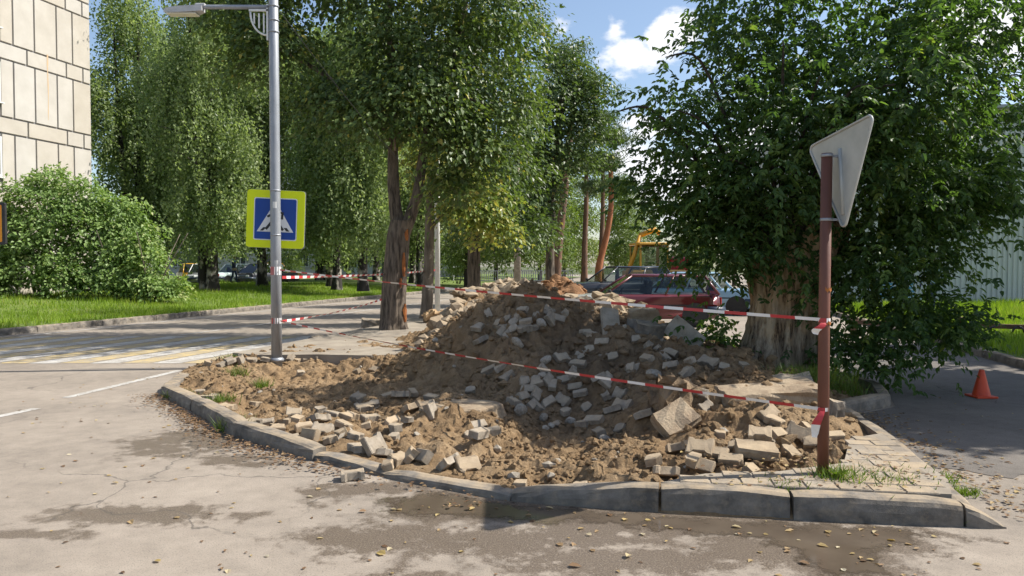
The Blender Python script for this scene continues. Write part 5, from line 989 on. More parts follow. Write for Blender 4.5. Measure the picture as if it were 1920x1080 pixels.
# ------------------------------------------------------------------ cars
def car(name, label, cat, loc, rotz, L, W, H, paint, hood=None, belt=.82, green=(.30,.42,.74,.93), hoodz=.78, wheel=.29, group=None, boxy=.0, tailz=None, detail=True):
    """green: rear base, rear roof, front roof, front base as fractions of the length from the tail"""
    t = thing(name, label, cat, loc, rotz, group); hw = W/2; tailz = tailz or belt
    def X(fr): return -L/2 + fr*L
    gr0, gr1, gf1, gf0 = green; st = [(0,.42,tailz-.12,.88),(.02,.30,tailz-.02,.96),(.08,.24,tailz,1),(gr0+.02,.22,belt,1),(.5,.21,belt,1),(gf0-.03,.22,belt,1),(gf0+.02,.22,hoodz+.02,.99),(.93,.24,hoodz-.05,.97),(.985,.30,hoodz-.14,.92),(1,.38,hoodz-.24,.85)]
    def sec(x, zb, zt, k): w = hw*k; return [(x,-w*.90,zb),(x,-w,zb+.14),(x,-w*1.0,(zb+zt)/2+.05),(x,-w*.985,zt-.07),(x,-w*.92,zt),(x,-w*.5,zt+.018),(x,w*.5,zt+.018),(x,w*.92,zt),(x,w*.985,zt-.07),(x,w*1.0,(zb+zt)/2+.05),(x,w,zb+.14),(x,w*.90,zb)]
    def loft(S): 
        mb = MB(); vs = [p for s in S for p in sec(X(s[0]),*s[1:])]; n = 12
        mb.add(vs, [(i*n+j, i*n+j+1, (i+1)*n+j+1, (i+1)*n+j) for i in range(len(S)-1) for j in range(n-1)], 0, True); mb.add([vs[j] for j in range(n)], [tuple(range(n))]); mb.add(vs[-n:], [tuple(range(n-1,-1,-1))]); return mb
    k = 6; loft(st[:k+1]).build('body', M[paint], t); loft(st[k:]).build('hood', M[hood or paint], t)
    bz, rz = belt-.01, H; wb, wr = hw*.90, hw*.70; pts = {}
    for s in (-1, 1): pts[s] = [Vector((X(gr0),s*wb,bz)), Vector((X(gr1),s*wr,rz-.05)), Vector((X(gf1),s*wr,rz-.05)), Vector((X(gf0),s*wb,bz))]
    rfm = MB(); a, b = pts[-1], pts[1]
    rv = [a[1], a[2], b[2], b[1]]; up2 = [Vector((v.x*.98+X(.5)*.02, v.y*.8, rz)) for v in rv]
    rfm.add(rv+up2, [(0,1,5,4),(1,2,6,5),(2,3,7,6),(3,0,4,7),(4,5,6,7),(3,2,1,0)], 0, False); rf_ = rfm.build('roof', M[paint], t)
    for s in (-1, 1):
        q = pts[s]; m0 = q[0].lerp(q[3],.47); m1 = q[1].lerp(q[2],.42)
        for pa, pb, pr_ in ((q[0],q[1],.035),(q[1],q[2],.028),(q[2],q[3],.03),(m0,m1,.03)): MB().tube([pa,pb], pr_, 6).build('pillar', M[paint], t)
    for s in (-1, 1):
        q = [v.copy() for v in pts[s]]; m0 = q[0].lerp(q[3],.47); m1 = q[1].lerp(q[2],.42)
        for c4 in ([q[0],m0,m1,q[1]],[m0,q[3],q[2],m1]): MB().quad(*c4).build('side_window', M['carglass'], t)
    MB().quad(a[3],b[3],b[2],a[2]).build('windscreen', M['carglass'], t); MB().quad(a[0],a[1],b[1],b[0]).build('rear_window', M['carglass'], t)
    for fr in (.17, .80):
        for s in (-1, 1):
            RM = Matrix.Rotation(R(90)*s, 3, 'X'); c = (X(fr), s*(hw-.10), wheel)
            w = MB().lathe([(wheel*.62,-.10),(wheel*.93,-.10),(wheel,-.07),(wheel,.06),(wheel*.94,.095),(wheel*.62,.10)], 22, RM, c).build('wheel', M['rubber'], t)
            MB().lathe([(wheel*.63,-.06),(wheel*.60,-.088),(wheel*.2,-.085),(.0,-.09)], 18, RM, c).build('rim', M['rim'], w)
            MB().add([(X(fr)+math.cos(a_)*wheel*1.22, s*(hw+.004), wheel+math.sin(a_)*wheel*1.22) for a_ in np.linspace(-.35, math.pi+.35, 15)], [tuple(range(15))]).build('wheel_arch', M['black'], t)
    for fr, nm in ((-.012,'rear_bumper'),(1.01,'front_bumper')):
        x0 = X(fr); sg_ = 1 if fr > .5 else -1; kk = .9 if fr > .5 else .97
        MB().tube([(x0-sg_*.45,-hw*1.005,.46),(x0-sg_*.12,-hw*kk,.46),(x0,-hw*kk*.8,.46),(x0+sg_*.02,0,.46),(x0,hw*kk*.8,.46),(x0-sg_*.12,hw*kk,.46),(x0-sg_*.45,hw*1.005,.46)], .095, 8).build(nm, M['bumper'], t)
    if detail:
        for s in (-1, 1):
            MB().box((X(.995),s*hw*.62,hoodz-.17),(.06,.30,.13),bev=.02).build('headlight', M['lightwhite'], t); MB().box((X(.006),s*hw*.78,tailz-.17),(.05,.24,.2),bev=.02).build('tail_light', M['lightred'], t)
            MB().box((X(gf0)-.12,s*(hw+.07),belt+.09),(.08,.15,.10),bev=.02).build('mirror', M['black'], t)
            MB().box((X(.5),s*(hw+.001),belt-.28),(L*.56,.02,.035),bev=.006).build('trim_strip', M['black'], t)
        for s in (-1, 1):
            sm_ = MB().box((X(.52),s*.36,.45),(.5,.46,.14),bev=.04).box((X(.47)-.06,s*.36,.78),(.13,.46,.62),Matrix.Rotation(R(-14),3,'Y'),bev=.04).box((X(.47)-.16,s*.36,1.14),(.09,.24,.16),bev=.03); sm_.build('seat', M['seat'], t)
        TM = Matrix.Rotation(R(65),3,'Y'); MB().tube([Vector((X(.63),.36,.86)) + TM @ Vector((math.cos(a_)*.18, math.sin(a_)*.18, 0)) for a_ in np.linspace(0,2*math.pi,19)], .014, 6, cap=False).build('steering_wheel', M['black'], t)
        MB().box((X(gf0)-.18,0,belt-.06),(.34,W*.82,.10),bev=.03).build('dashboard', M['black'], t)
    return t
car('parked_car', 'dark red hatchback with silver bonnet parked behind the rubble', 'car', (3.45, 20.3, 0), R(180), 4.2, 1.66, 1.40, 'carred', 'carhood', belt=.86, green=(.015,.10,.56,.74), hoodz=.84, tailz=.86)
car('parked_car', 'black car whose roof shows behind the silver bonnet', 'car', (4.1, 29, 0), R(195), 4.5, 1.8, 1.62, 'carblack', belt=1.0, green=(.02,.10,.55,.72), hoodz=.98, tailz=1.0)
car('parked_car', 'light blue car half hidden by leaves behind the red one', 'car', (6.6, 25.5, 0), R(150), 4.0, 1.65, 1.42, 'carblue', belt=.85)
G_ = 'cars parked before the apartment block'
car('parked_car', 'yellow taxi at the far left of the parked row', 'car', (-23.6, 54.5, .35), R(-60), 4.4, 1.75, 1.5, 'cartaxi', group=G_)
car('parked_car', 'white car with black grille next to the yellow taxi', 'car', (-21.6, 52, .35), R(-75), 4.3, 1.75, 1.46, 'carwhite', group=G_)
car('parked_car', 'white and pale green taxi right of the twin birch', 'car', (-20.4, 54.5, .35), R(62), 4.3, 1.75, 1.47, 'carteal', group=G_)
car('parked_car', 'dark navy car behind the walking man', 'car', (-17.4, 52.5, .35), R(-120), 4.4, 1.76, 1.46, 'cardark', group=G_)
car('parked_car', 'orange car mostly hidden behind the navy one', 'car', (-18.4, 57, .35), R(-120), 4.3, 1.74, 1.55, 'cartaxi', group=G_)

# yellow digging machine behind the maple leaves
mc = thing('backhoe', 'yellow and red digging machine half hidden by maple leaves', 'machine', (6.75, 38, 0), R(10))
MB().box((.6,0,1.1),(3.0,1.6,.7),bev=.08).build('chassis', M['machyellow'], mc)
MB().box((.3,0,2.05),(1.5,1.5,1.25),bev=.06).build('cab', M['carglass'], mc); MB().box((.3,0,2.75),(1.65,1.65,.14),bev=.04).build('cab_roof', M['machyellow'], mc)
for sx_, sy_ in ((-.42,-.74),(1.02,-.74),(-.42,.74),(1.02,.74)): MB().box((sx_,sy_,2.05),(.08,.08,1.3)).build('cab_post', M['machyellow'], mc)
MB().box((1.7,-.1,1.75),(1.1,1.2,.7),bev=.08).build('bonnet', M['machred'], mc)
bm_ = MB(); bm_.tube([(-1.0,-.3,1.2),(-.6,-.3,2.2),(-.3,-.3,3.2)], .12, 8); bm_.build('boom', M['machyellow'], mc)
am_ = MB(); am_.tube([(-.3,-.3,3.2),(.5,-.3,3.5),(.75,-.3,3.3)], .13, 8); am_.build('dipper', M['machyellow'], mc)
for wx_, r_ in ((-.5,.62),(1.7,.48)):
    for s in (-1, 1): w = MB().lathe([(r_*.5,-.15),(r_,-.14),(r_,.14),(r_*.5,.15)], 20, Matrix.Rotation(R(90),3,'X'), (wx_,s*.85,r_)).build('wheel', M['rubber'], mc); MB().lathe([(r_*.52,-.12),(0,-.1),(0,.1),(r_*.52,.12)], 16, Matrix.Rotation(R(90),3,'X'), (wx_,s*.85,r_)).build('rim', M['machyellow'], w)

# ------------------------------------------------------------------ people: one continuous skinned body each
def clothmat(name, stops):
    m, nt, p = nmat(name); sx = nt.nodes.new('ShaderNodeSeparateXYZ'); nt.links.new(nvec(nt), sx.inputs[0])
    r = nt.nodes.new('ShaderNodeValToRGB'); r.color_ramp.interpolation = 'CONSTANT'; e = r.color_ramp.elements
    while len(e) < len(stops): e.new(.5)
    for q, (z, c) in zip(e, stops): q.position = z/2.0; q.color = (*c, 1)
    nt.links.new(nmath(nt, 'DIVIDE', sx.outputs[2], 2.0), r.inputs[0]); nt.links.new(r.outputs[0], p.inputs['Base Color']); p.inputs['Roughness'].default_value = .85; return m
def person(label, loc, rotz, stops, stride=.16, bent=0.0, arm=.2, hair=(.12,.09,.07)):
    t = thing('person', label, 'person', loc, rotz)
    J = {'pel':(0,0,.95,.15,.11),'wst':(.01+bent*.1,0,1.12,.145,.10),'chs':(.02+bent*.25,0,1.32,.165,.115),'nck':(.03+bent*.38,0,1.50,.06,.06),'hd0':(.05+bent*.45,0,1.58,.075,.085),'hd1':(.06+bent*.5,0,1.70,.075,.095)}
    for s, n_ in ((1,'l'),(-1,'r')):
        J['hip'+n_] = (0,s*.10,.88,.095,.095); J['kne'+n_] = (.05+s*stride*.5,s*.10,.48,.062,.065); J['ank'+n_] = (s*stride-.03,s*.10,.09,.042,.045); J['toe'+n_] = (s*stride+.17,s*.115,.045,.042,.032)
        J['shd'+n_] = (.02+bent*.3,s*.19,1.42,.06,.06); J['elb'+n_] = (-s*arm*.5+bent*.3,s*.245,1.14,.043,.043); J['wri'+n_] = (-s*arm*.4+.13+bent*.35,s*.24,.90,.03,.03); J['hnd'+n_] = (-s*arm*.4+.17+bent*.36,s*.235,.81,.038,.022)
    nm = list(J); ix = {k: i for i, k in enumerate(nm)}
    E = [('pel','wst'),('wst','chs'),('chs','nck'),('nck','hd0'),('hd0','hd1')] + [e for n_ in 'lr' for e in (('pel','hip'+n_),('hip'+n_,'kne'+n_),('kne'+n_,'ank'+n_),('ank'+n_,'toe'+n_),('chs','shd'+n_),('shd'+n_,'elb'+n_),('elb'+n_,'wri'+n_),('wri'+n_,'hnd'+n_))]
    me = bpy.data.meshes.new('body'); me.from_pydata([J[k][:3] for k in nm], [(ix[a], ix[b]) for a, b in E], []); me.materials.append(clothmat('clothes', stops)); b = link('body', me, t)
    md = b.modifiers.new('skin', 'SKIN'); md.use_smooth_shade = True
    if not me.skin_vertices: me.attributes.new('skin_vertex', 'FLOAT', 'POINT')
    sv = me.skin_vertices[0].data
    for k in nm: sv[ix[k]].radius = J[k][3:]
    sv[ix['pel']].use_root = True
    b.modifiers.new('sub', 'SUBSURF').levels = 1; b.modifiers['sub'].render_levels = 2
    h = MB(); hx = .06+bent*.5; h.lathe([(.0,1.825),(.06,1.815),(.09,1.775),(.098,1.72),(.092,1.67)], 14, None, (hx-.012,0,0)); h.build('hair', pbr('hair', hair, None, 20, .7), t)
    return t
SK = (.42,.25,.17)
person('man in blue shirt and dark vest walking on the lawn', (-17.3, 46.0, .58), R(0), [(0,(.02,.02,.02)),(.08,(.03,.05,.12)),(.78,(.40,.32,.24)),(.93,(.025,.03,.06)),(1.33,(.16,.30,.45)),(1.5,SK)], hair=(.6,.58,.55))
person('pedestrian dressed in white on the far left verge', (-4.75, 59, .45), R(80), [(0,(.3,.3,.3)),(.08,(.55,.55,.55)),(.9,(.66,.66,.68)),(1.5,SK)], hair=(.4,.35,.3))
person('person in jeans and pale blue top beside the blue bench', (12.75, 22.4, .15), R(200), [(0,(.05,.05,.05)),(.08,(.03,.045,.085)),(.95,(.35,.50,.62)),(1.5,SK)], .1)

# ------------------------------------------------------------------ loose paving blocks
def block_mesh(name, outline, h, ch=.006, jit=0.0, seed=0, mat='paver'):
    g = random.Random(seed); cx = sum(x for x, _ in outline)/len(outline); cy = sum(y for _, y in outline)/len(outline); n = len(outline); vs = []
    for z, ins in ((-h/2, ch*.5), (-h/2+ch*.5, 0), (h/2-ch, 0), (h/2, ch)):
        for (x, y) in outline:
            d = Vector((x-cx, y-cy)); l = max(d.length, 1e-6); d = d*(1-ins/l*1.2); vs.append((cx+d.x+(g.random()-.5)*jit, cy+d.y+(g.random()-.5)*jit, z+(g.random()-.5)*jit))
    fs = [tuple(range(n-1,-1,-1)), tuple(3*n+i for i in range(n))] + [(l*n+i, l*n+(i+1) % n, (l+1)*n+(i+1) % n, (l+1)*n+i) for l in range(3) for i in range(n)]
    me = bpy.data.meshes.new(name); me.from_pydata(vs, [], fs); me.materials.append(M[mat]); me.update(); return me
BONE = [(-.1,-.0825),(-.068,-.0825),(-.046,-.062),(.046,-.062),(.068,-.0825),(.1,-.0825),(.1,.0825),(.068,.0825),(.046,.062),(-.046,.062),(-.068,.0825),(-.1,.0825)]
HALF = [(-.0,-.07),(.046,-.062),(.068,-.0825),(.1,-.0825),(.1,.0825),(.068,.0825),(.046,.062),(.01,.066),(-.012,.02),(.008,-.03)]
BRK = [(-.07,-.05),(.02,-.055),(.065,-.03),(.055,.045),(-.02,.055),(-.06,.03)]
BONEC = [(-.07,-.0825),(-.046,-.062),(.046,-.062),(.068,-.0825),(.1,-.0825),(.1,.05),(.082,.066),(.06,.07),(.046,.062),(-.046,.062),(-.068,.0825),(-.1,.0825),(-.1,-.04),(-.085,-.06)]
BONED = [(-.1,-.0825),(-.068,-.0825),(-.046,-.062),(.046,-.062),(.055,-.066),(.062,-.03),(.078,.0),(.07,.045),(.085,.0825),(.068,.0825),(.046,.062),(-.046,.062),(-.068,.0825),(-.1,.0825)]
RECTC = [(-.1,-.05),(.072,-.05),(.086,-.03),(.1,-.02),(.1,.05),(-.1,.05)]
RECTD = [(-.1,-.05),(.0,-.05),(.1,-.05),(.1,.05),(.02,.05),(-.06,.05),(-.075,.03),(-.1,.02)]
RECT = [(-.1,-.05),(.1,-.05),(.1,.05),(-.1,.05)]
MESH = {}
for mt in ('paver', 'pavertan'):
    MESH['p', mt] = [block_mesh('bone_paver', BONE, .068, .007, .006, 1, mt), block_mesh('bone_paver', BONEC, .068, .008, .008, 2, mt), block_mesh('bone_paver', BONED, .066, .008, .010, 3, mt)]
    MESH['r', mt] = [block_mesh('brick_paver', RECT, .068, .008, .007, 3, mt), block_mesh('brick_paver', RECTC, .066, .008, .009, 4, mt), block_mesh('brick_paver', RECTD, .068, .008, .011, 5, mt)]
    MESH['h', mt] = [block_mesh('broken_paver', HALF, .07, .006, .006, 6, mt), block_mesh('broken_paver', BRK, .068, .006, .014, 7, mt), block_mesh('broken_paver', BRK, .06, .006, .02, 8, mt)]
    MESH['s', mt] = MESH['h', mt]
def stone_mesh(seed, mat='stone', jag=.2):
    bm = bmesh.new(); bmesh.ops.create_icosphere(bm, subdivisions=2, radius=1.0); g = random.Random(seed)
    for v in bm.verts: v.co *= 1+(g.random()-.5)*jag; v.co.z *= .7
    me = bpy.data.meshes.new('stone'); bm.to_mesh(me); bm.free(); me.materials.append(M[mat]); return me
STONES = [stone_mesh(s) for s in (1, 2, 3)]
CL = {'front': ('paving block scattered in the sunlit sand behind the curved kerb', 'paver', 'blocks scattered behind the curved kerb'),
      'edge': ('paving block along the broken pavement edge beside the lamp post', 'paver', 'blocks along the broken pavement edge'),
      'stump': ('pale paving block in the little pile beside the sawn stump', 'paver', 'little pile of blocks beside the stump'),
      'pit': ('paving block tumbled into the shaded bottom of the pit', 'paver', 'blocks tumbled into the pit'),
      'slope': ('paving block strewn on the upper slope of the dark heap', 'paver', 'blocks on the upper slope of the heap'),
      'ridge': ('paving block on the right shoulder of the heap before the maple', 'paver', 'blocks on the right shoulder of the heap'),
      'right': ('paving block half buried in the sandy mound beside the rusty post', 'pavertan', 'blocks in the mound beside the rusty post'),
      'lit': ('sunlit pale paving block on the near rim of the pit', 'paver', 'blocks on the near rim'),
      'asph': ('lone paving block lying on the asphalt in front of the curved kerb', 'paver', None)}
g = random.Random(77)
for key, lst in BRICKS.items():
    lab, mt, grp = CL[key]; XS = sorted(b[0]/b[1] for b in lst); YS = sorted(b[1] for b in lst); nb = len(lst); used_lab = {}
    far = {'front':'kerb','edge':'kerb','pit':'kerb','slope':'pit','ridge':'pit','right':'kerb'}.get(key)
    for i, (x, y, ty, yaw, tilt) in enumerate(lst):
        z = soil_z(x, y); mt_ = mt
        if mt == 'paver' and key in ('front', 'edge') and g.random() < .45: mt_ = 'pavertan'
        e = .12; sx_, sy_ = (soil_z(x+e, y)-soil_z(x-e, y))/(2*e), (soil_z(x, y+e)-soil_z(x, y-e))/(2*e); lim = .8
        N_ = Vector((-max(-lim,min(lim,sx_))*.7, -max(-lim,min(lim,sy_))*.7, 1)).normalized()
        q = N_.to_track_quat('Z', 'Y').to_matrix() @ Matrix.Rotation(R(yaw+g.uniform(-12,12)), 3, 'Z') @ Matrix.Rotation(R(tilt*g.choice((1,1,-.6))+g.uniform(-5,5)), 3, 'X') @ Matrix.Rotation(R(g.uniform(-6,6)), 3, 'Y')
        if ty == 's':
            o = link('stone', g.choice(STONES)); s_ = g.uniform(.055,.085); o.scale = (s_*1.3, s_, s_); o.location = (x, y, z+.02)
            tag(o, 'rounded stone ' + {'pit':'lying among the blocks in the shaded pit','slope':'on the upper slope of the dark heap','ridge':'on the right shoulder of the heap','lit':'beside the sunlit block on the near rim'}[key] + (', %s from the left' % ('first','second','third','fourth','fifth')[sorted(b[0]/b[1] for b in lst if b[2] == 's').index(x/y)] if key != 'lit' else ''), 'stone', 'rounded stones, ' + key); o.rotation_euler = (g.random(), g.random(), g.random()*6); continue
        nm = {'p': 'paving_block', 'r': 'paving_block', 'h': 'broken_paving_block'}[ty]
        o = link(nm, g.choice(MESH[ty, mt_])); lift = .008 + g.uniform(-.012,.008) + abs(math.sin(R(tilt)))*.028 + (.016 if key in ('front', 'stump', 'right', 'lit', 'edge') else .004)
        if key == 'asph': lift = .036
        o.location = (x, y, z+lift); o.rotation_euler = q.to_euler(); s_ = g.uniform(.86, 1.02); o.scale = (s_, s_, s_)
        if nb > 4:
            shape = {'p':'notched','r':'oblong','h':'broken'}[ty]; pose = 'upended' if tilt >= 55 else 'tilted' if tilt >= 22 else 'flat'
            side = ('leftmost','left','middle','right','rightmost')[min(4, int(sum(v_ < x/y for v_ in XS)*5/nb))]; dep = ('nearest','near','mid','far','farthest')[min(4, int(sum(v_ < y for v_ in YS)*5/nb))]
            place = {'front':'in sand behind the curved kerb','edge':'by the lamp post','pit':'in the shaded pit','slope':'on the upper slope of the heap','ridge':'on the heap before the maple','right':'in the mound by the rusty post'}[key]
            full = '%s %s paving block %s, %s and %s' % (pose, shape, place, side, dep)
            tag(o, full, 'paving block', grp); used_lab.setdefault(full, []).append((x/y, o))
        elif key == 'stump': tag(o, ('topmost pale','front pale','small broken','rightmost pale')[i] + ' paving block in the little pile beside the stump', 'paving block', grp)
        else: tag(o, ('broken ' if ty == 'h' and key != 'asph' else '')+lab, 'paving block', grp)

    for full, os_ in used_lab.items():          # DUPES: look-alikes side by side are told apart by their order
        if len(os_) > 1:
            os_.sort(key=lambda q: q[0]); nm_ = ['left', 'right'] if len(os_) == 2 else ['left', 'middle', 'right'] if len(os_) == 3 else None
            if nm_:
                for w_, (_, o_) in zip(nm_, os_): o_['label'] = full + ', %s one' % w_

# larger slabs and lumps
def slab(name, label, size, loc, rot, mat, seed=0, jit=.012, cat='slab', sub=2):
    bm = bmesh.new(); bmesh.ops.create_cube(bm, size=1.0); bmesh.ops.subdivide_edges(bm, edges=bm.edges[:], cuts=sub, use_grid_fill=True); g_ = random.Random(seed)
    for v in bm.verts:
        c = v.co.copy(); ed = sum(abs(abs(a)-.5) < 1e-4 for a in c); sh = 1-(.03 if ed == 2 else .06 if ed == 3 else 0)
        v.co = Vector((c.x*size[0]*sh, c.y*size[1]*sh, c.z*size[2]*sh)) + Vector(((g_.random()-.5)*jit, (g_.random()-.5)*jit, (g_.random()-.5)*jit))
    me = bpy.data.meshes.new(name); bm.to_mesh(me); bm.free(); me.materials.append(M[mat]); o = link(name, me, None, loc, tuple(R(a) for a in rot)); return tag(o, label, cat)
slab('concrete_slab', 'pale smooth concrete slab leaning on the top of the heap', (.24,.075,.50), (1.30, 9.75, .86), (-48, 12, 8), 'concrete', 1)
slab('concrete_slab', 'grey concrete slab standing on edge before the red car', (.50,.09,.30), (2.28, 9.75, .70), (-12, 38, -24), 'concrete', 2)
slab('kerb_chunk', 'weathered kerb chunk lying in front of the red car wheel', (.40,.2,.16), (1.84, 10.35, .93), (4, 0, 6), 'slabtan', 3, .03)
slab('concrete_lump', 'dark rough concrete lump between the two leaning slabs', (.46,.3,.26), (1.78, 9.85, .74), (10, 8, 20), 'kerb', 4, .05)
slab('concrete_lump', 'tan square block half buried at the top of the heap', (.25,.25,.26), (1.02, 10.75, 1.02), (8, -10, 30), 'slabtan', 5, .02)
slab('concrete_slab', 'big rough slab tilted in the hollow before the sandy mound', (.36,.28,.13), (1.50, 6.75, .20), (34, -24, 18), 'slabtan', 6, .04)
slab('earth_clod', 'big crumbling clod of earth above the tilted rough slab', (.42,.36,.40), (1.60, 7.25, .28), (10, 15, 30), 'soilclod', 7, .13, 'clod', 4)
slab('buried_slab', 'long soil-covered kerb slab lying behind the rusty post', (1.02,.42,.20), (2.52, 7.2, .33), (6, -3, 8), 'slabtan', 8, .035, sub=4)
slab('concrete_slab', 'whitish broken slab at the foot of the maple stump', (.44,.3,.14), (3.02, 8.0, .34), (8, -6, -14), 'concrete', 9, .05)
slab('concrete_slab', 'wide flat slab near the front of the sandy mound', (.31,.2,.075), (1.87, 5.62, .20), (10, 4, -8), 'pavertan', 10, .015)
slab('concrete_block', 'square grey block standing behind the rusty post', (.17,.16,.22), (3.02, 6.95, .24), (6, 8, 20), 'kerb', 11, .02)
slab('concrete_slab', 'flat slab piece on the sandy edge left of the heap', (.36,.2,.12), (-1.15, 11.35, .30), (8, 6, 10), 'concrete', 12, .03)
slab('concrete_slab', 'tilted slab piece just below the flat one left of the heap', (.30,.18,.1), (-1.30, 10.75, .24), (-14, 12, 30), 'concrete', 13, .03)
slab('kerb_chunk', 'dark broken kerb chunk left of the forked lime trunk', (.5,.25,.22), (-3.45, 18.2, .2), (5, 5, 15), 'kerb', 14, .05)
slab('earth_clod', 'mossy clod at the foot of the slender lime', (.5,.45,.34), (-2.0, 19.2, .26), (0, 0, 20), 'clod', 15, .15, 'clod', 4)
# reddish spoil heap further along
fx, fy_ = np.meshgrid(np.linspace(-1.9,1.9,80), np.linspace(-1.6,1.6,60)); fz = 1.08*np.exp(-((fx/1.25)**2+(fy_/1.1)**2)**1.6)*(1+.5*vnoise(fx/.5+3, fy_/.5, 41)) + .25*vnoise(fx/.3, fy_/.3, 42) + .12*vnoise(fx/.12, fy_/.12, 43) - .18
fi = np.arange(fx.size).reshape(fx.shape); FF = np.stack([fi[:-1,:-1], fi[:-1,1:], fi[1:,1:], fi[1:,:-1]], -1).reshape(-1,4)
tag(mesh_np('spoil_heap', np.stack([fx, fy_, fz], -1).reshape(-1,3), FF, M['redsoil'], None, (1.35, 22.6, .16)), 'reddish spoil heap beyond the rubble beside the black car', 'heap')
n = 140; a_ = rng.random(n)*6.28; rr_ = rng.random(n)**.6*1.2; px_ = 1.35+np.cos(a_)*rr_; py_ = 22.6+np.sin(a_)*rr_*.85; pz_ = .10+1.08*np.exp(-(((px_-1.35)/1.25)**2+((py_-22.6)/1.1)**2)**1.6)
tag(chunks('spoil_clods', np.stack([px_, py_, pz_], -1), .025+.07*rng.random(n)**2, M['redsoil'], .6, .4), 'clods and roots on the reddish spoil heap', 'soil')

# sawn stump in the dug ground
sp = thing('tree_stump', 'low sawn tree stump caked with sand in the pit', 'stump', (-.60, 7.95, -.08)); vs = []; fs = []; n_ = 40; g = random.Random(8)
pr = [(.56,-.1),(.50,.04),(.46,.14),(.445,.185),(.42,.20),(.25,.203),(.0,.2)]
for r_, z_ in pr:
    for k in range(n_): w = 2*math.pi*k/n_; b = 1+.06*math.sin(3*w+1)+.05*math.sin(5*w)+.035*math.sin(11*w)+(g.random()-.5)*.02; vs.append((math.cos(w)*r_*b, math.sin(w)*r_*b*.8, z_+(g.random()-.5)*.006))
fs = [(i*n_+k, i*n_+(k+1) % n_, (i+1)*n_+(k+1) % n_, (i+1)*n_+k) for i in range(len(pr)-1) for k in range(n_)]
MB().add(vs, fs, 0, False).build('wood', M['slabtan'], sp)
mb = MB(); cr = [(-.05,.02),(.1,.0),(.22,-.03),(.36,-.02)]
for a, b in zip(cr[:-1], cr[1:]): mb.add([(a[0],a[1]-.006,.2075),(b[0],b[1]-.006,.2075),(b[0],b[1]+.006,.2075),(a[0],a[1]+.006,.2075)], [(0,1,2,3)])
mb.build('split', M['barkdark'], sp)

# ------------------------------------------------------------------ weeds
def weed(label, x, y, r, n, h, z=None, w=.012):
    z = soil_z(x, y) if z is None else z; P = np.stack([rng.normal(0, r*.5, n), rng.normal(0, r*.4, n), np.zeros(n)-.01], -1)
    o = blades('weed_tuft', P, h*(.5+.7*rng.random(n)), np.full(n, w), M['weed'], None, 1.3, (x, y, z)); return tag(o, label, 'weeds', 'weeds in the paving', 'stuff')
for a in [('grass tuft growing behind the second curved kerb stone',-2.72,7.2,.16,260,.13),('small grass tuft at the first curved kerb stone',-4.05,8.95,.16,160,.10),('green seedling in the soil right of the tuft',-3.35,9.9,.12,130,.16),('weed clump at the corner of the second curved kerb stone',-3.35,8.45,.2,200,.11),('weeds in the soil below the lamp post',-3.95,10.6,.16,150,.14),
          ('grass growing round the foot of the rusty post',2.22,5.02,.15,150,.11),('grass patch in the paving right of the rusty post',2.48,4.99,.26,130,.06),('wide grass patch in the joints of the paved corner',2.66,5.1,.34,120,.045),('weeds along the low edging by the yard',3.12,5.5,.18,260,.09),('grass at the tip of the kerb end',2.82,4.62,.1,160,.06),('tuft at the outer side of the low edging',3.2,5.15,.1,120,.07),('sparse weeds in the front paver row',1.85,4.86,.2,70,.05),('weeds along the dropped kerb by the crossing',-4.65,12.25,.2,120,.08),
          ('undergrowth between the rusty post and the maple stump',3.35,8.3,.45,500,.16),('dark weeds beside the raised kerb return',3.9,8.9,.35,400,.2)]: weed(*a)
# broad leaf plant at the post
t_ = thing('plantain', 'broad-leaved plantain at the foot of the rusty post', 'weeds', (2.24, 5.04, .15))
for k in range(6):
    w = k*1.05; P = np.array([[0,0,0.]]); leaves('leaf', P, unit(np.array([[math.cos(w),math.sin(w),.9]])), np.array([[0,0,1.]]), [.1], [.05], M['weed'], t_, .1, True, np.array([.4]))

# ------------------------------------------------------------------ fallen leaves
def litter(name, XY, S, zf, label, tone=None):
    n = len(XY); P = np.concatenate([XY, zf[:,None]], 1); a = rng.random(n)*6.28; D = unit(np.stack([np.cos(a), np.sin(a), rng.normal(0,.08,n)], -1)); N = unit(np.array([0,0,1.])+rng.normal(size=(n,3))*.14)
    return tag(leaves(name, P, D, N, S, S*(.5+.3*rng.random(n)), M['dryleaf'], None, .13, True, tone), label, 'leaves', kind='stuff')
KP = [Vector(q) for q in KJ]; XY = []
for i, cnt in [(0,330),(1,480),(2,300),(3,120),(4,40)]:
    a, b = KP[i], KP[i+1]; d = (b-a).normalized(); nrm = Vector((d.y, -d.x))
    for k in range(cnt): q = a.lerp(b, rnd.random()) + nrm*(.03+abs(rnd.gauss(0, .13))); XY.append((q.x, q.y))
XY = np.array(XY); litter('leaf_drift', XY, .018+.028*rng.random(len(XY)), .012+.03*rng.random(len(XY)), 'drift of dry brown leaves along the curved kerb', .5*rng.random(len(XY)))
n = 700; XX = np.stack([rng.uniform(-6, 5.5, n), 3.3+9*rng.random(n)**1.6], -1); XX = XX[poly_sd(XX[:,0], XX[:,1], ISLAND) > .2]
litter('leaf_litter', XX, .02+.03*rng.random(len(XX)), .004+.003*rng.random(len(XX)), 'small dry leaves scattered thinly over the asphalt')
n = 420; XX = np.stack([3.15+.25*np.abs(rng.normal(size=n)), rng.uniform(4.6, 8.2, n)], -1); XX[:,0] += (XX[:,1]-4.6)*.16
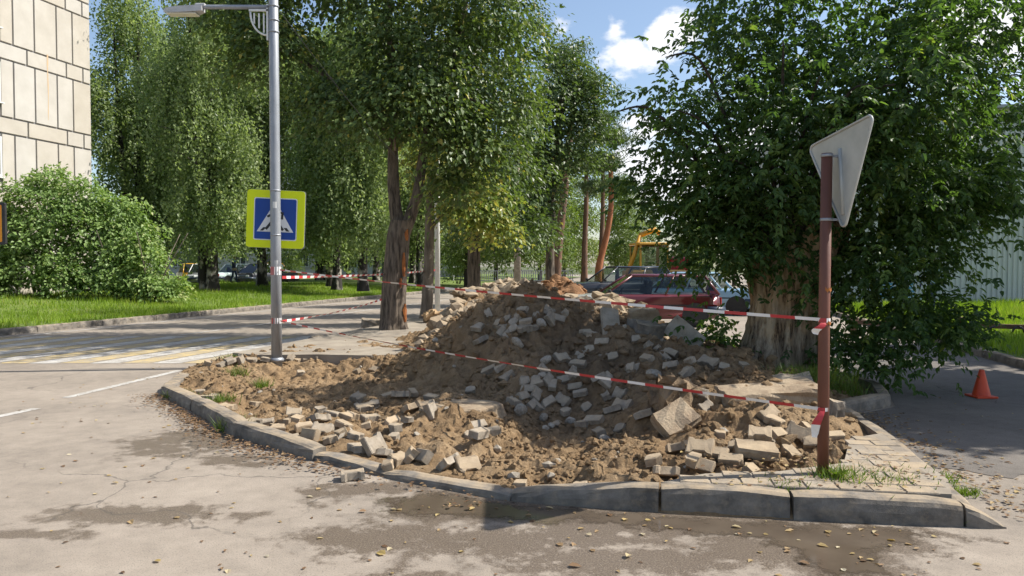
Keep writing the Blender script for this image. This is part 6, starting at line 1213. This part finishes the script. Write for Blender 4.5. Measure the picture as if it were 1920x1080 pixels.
litter('leaf_litter', XX, .022+.03*rng.random(n), .01+.012*rng.random(n), 'dry leaves gathered along the low edging of the yard', .75*rng.random(n))
n = 160; XX = np.stack([rng.uniform(1.3, 3.0, n), rng.uniform(4.75, 5.7, n)], -1); litter('leaf_litter', XX, .02+.025*rng.random(n), .165+.01*rng.random(n), 'dry leaves on the paved corner round the post', .9*rng.random(n))
n = 110; XX = np.stack([rng.uniform(-.9, 2.6, n), rng.uniform(3.6, 4.95, n)], -1); kp_ = poly_sd(XX[:,0], XX[:,1], pp) < .25; XX = XX[kp_]; litter('leaf_litter', XX, .016+.03*rng.random(len(XX)), .006+.003*rng.random(len(XX)), 'dry leaves floating in and around the puddle', .3+.7*rng.random(len(XX)))
# the larger single leaves
LG = [(-.95,4.78),(-.62,4.62),(-.28,4.80),(.05,4.62),(.22,4.86),(.42,4.42),(.7,4.6),(1.1,4.42),(1.35,4.5),(1.62,4.42),(1.9,4.38),(2.05,4.3),(2.2,4.42),(2.0,4.15),(1.75,4.2),(1.2,4.1),(.65,4.05),(-.2,4.2),(-.7,4.05),(-1.3,4.5),(-2.4,4.6),(-1.9,3.95),(-2.9,5.4),(-2.55,6.3),(-2.75,6.15),(3.3,4.5),(3.45,4.75),(3.2,4.85),(3.6,5.2),(2.9,4.38),(3.05,4.3),(.95,4.3),(.3,3.9),(-.05,4.0),(1.55,3.95),(2.35,4.3)]
for i, (x, y) in enumerate(LG[::2] + LG[21:28:2]):
    a = rnd.random()*6.28; o = leaves('fallen_leaf', np.array([[0,0,0.]]), unit(np.array([[1,0,rnd.uniform(-.05,.2)]])), np.array([[0,rnd.uniform(-.3,.3),1.]]), [rnd.uniform(.05,.075)], [rnd.uniform(.03,.048)], M['dryleaf'], None, .15, True, np.array([rnd.choice((.35,.6,.75,.85,.92))]), (x, y, .009)); o.rotation_euler = (0, 0, a)
    tag(o, 'large yellow-brown fallen leaf lying on the asphalt near the kerb and puddle', 'leaf', 'large fallen leaves on the asphalt')
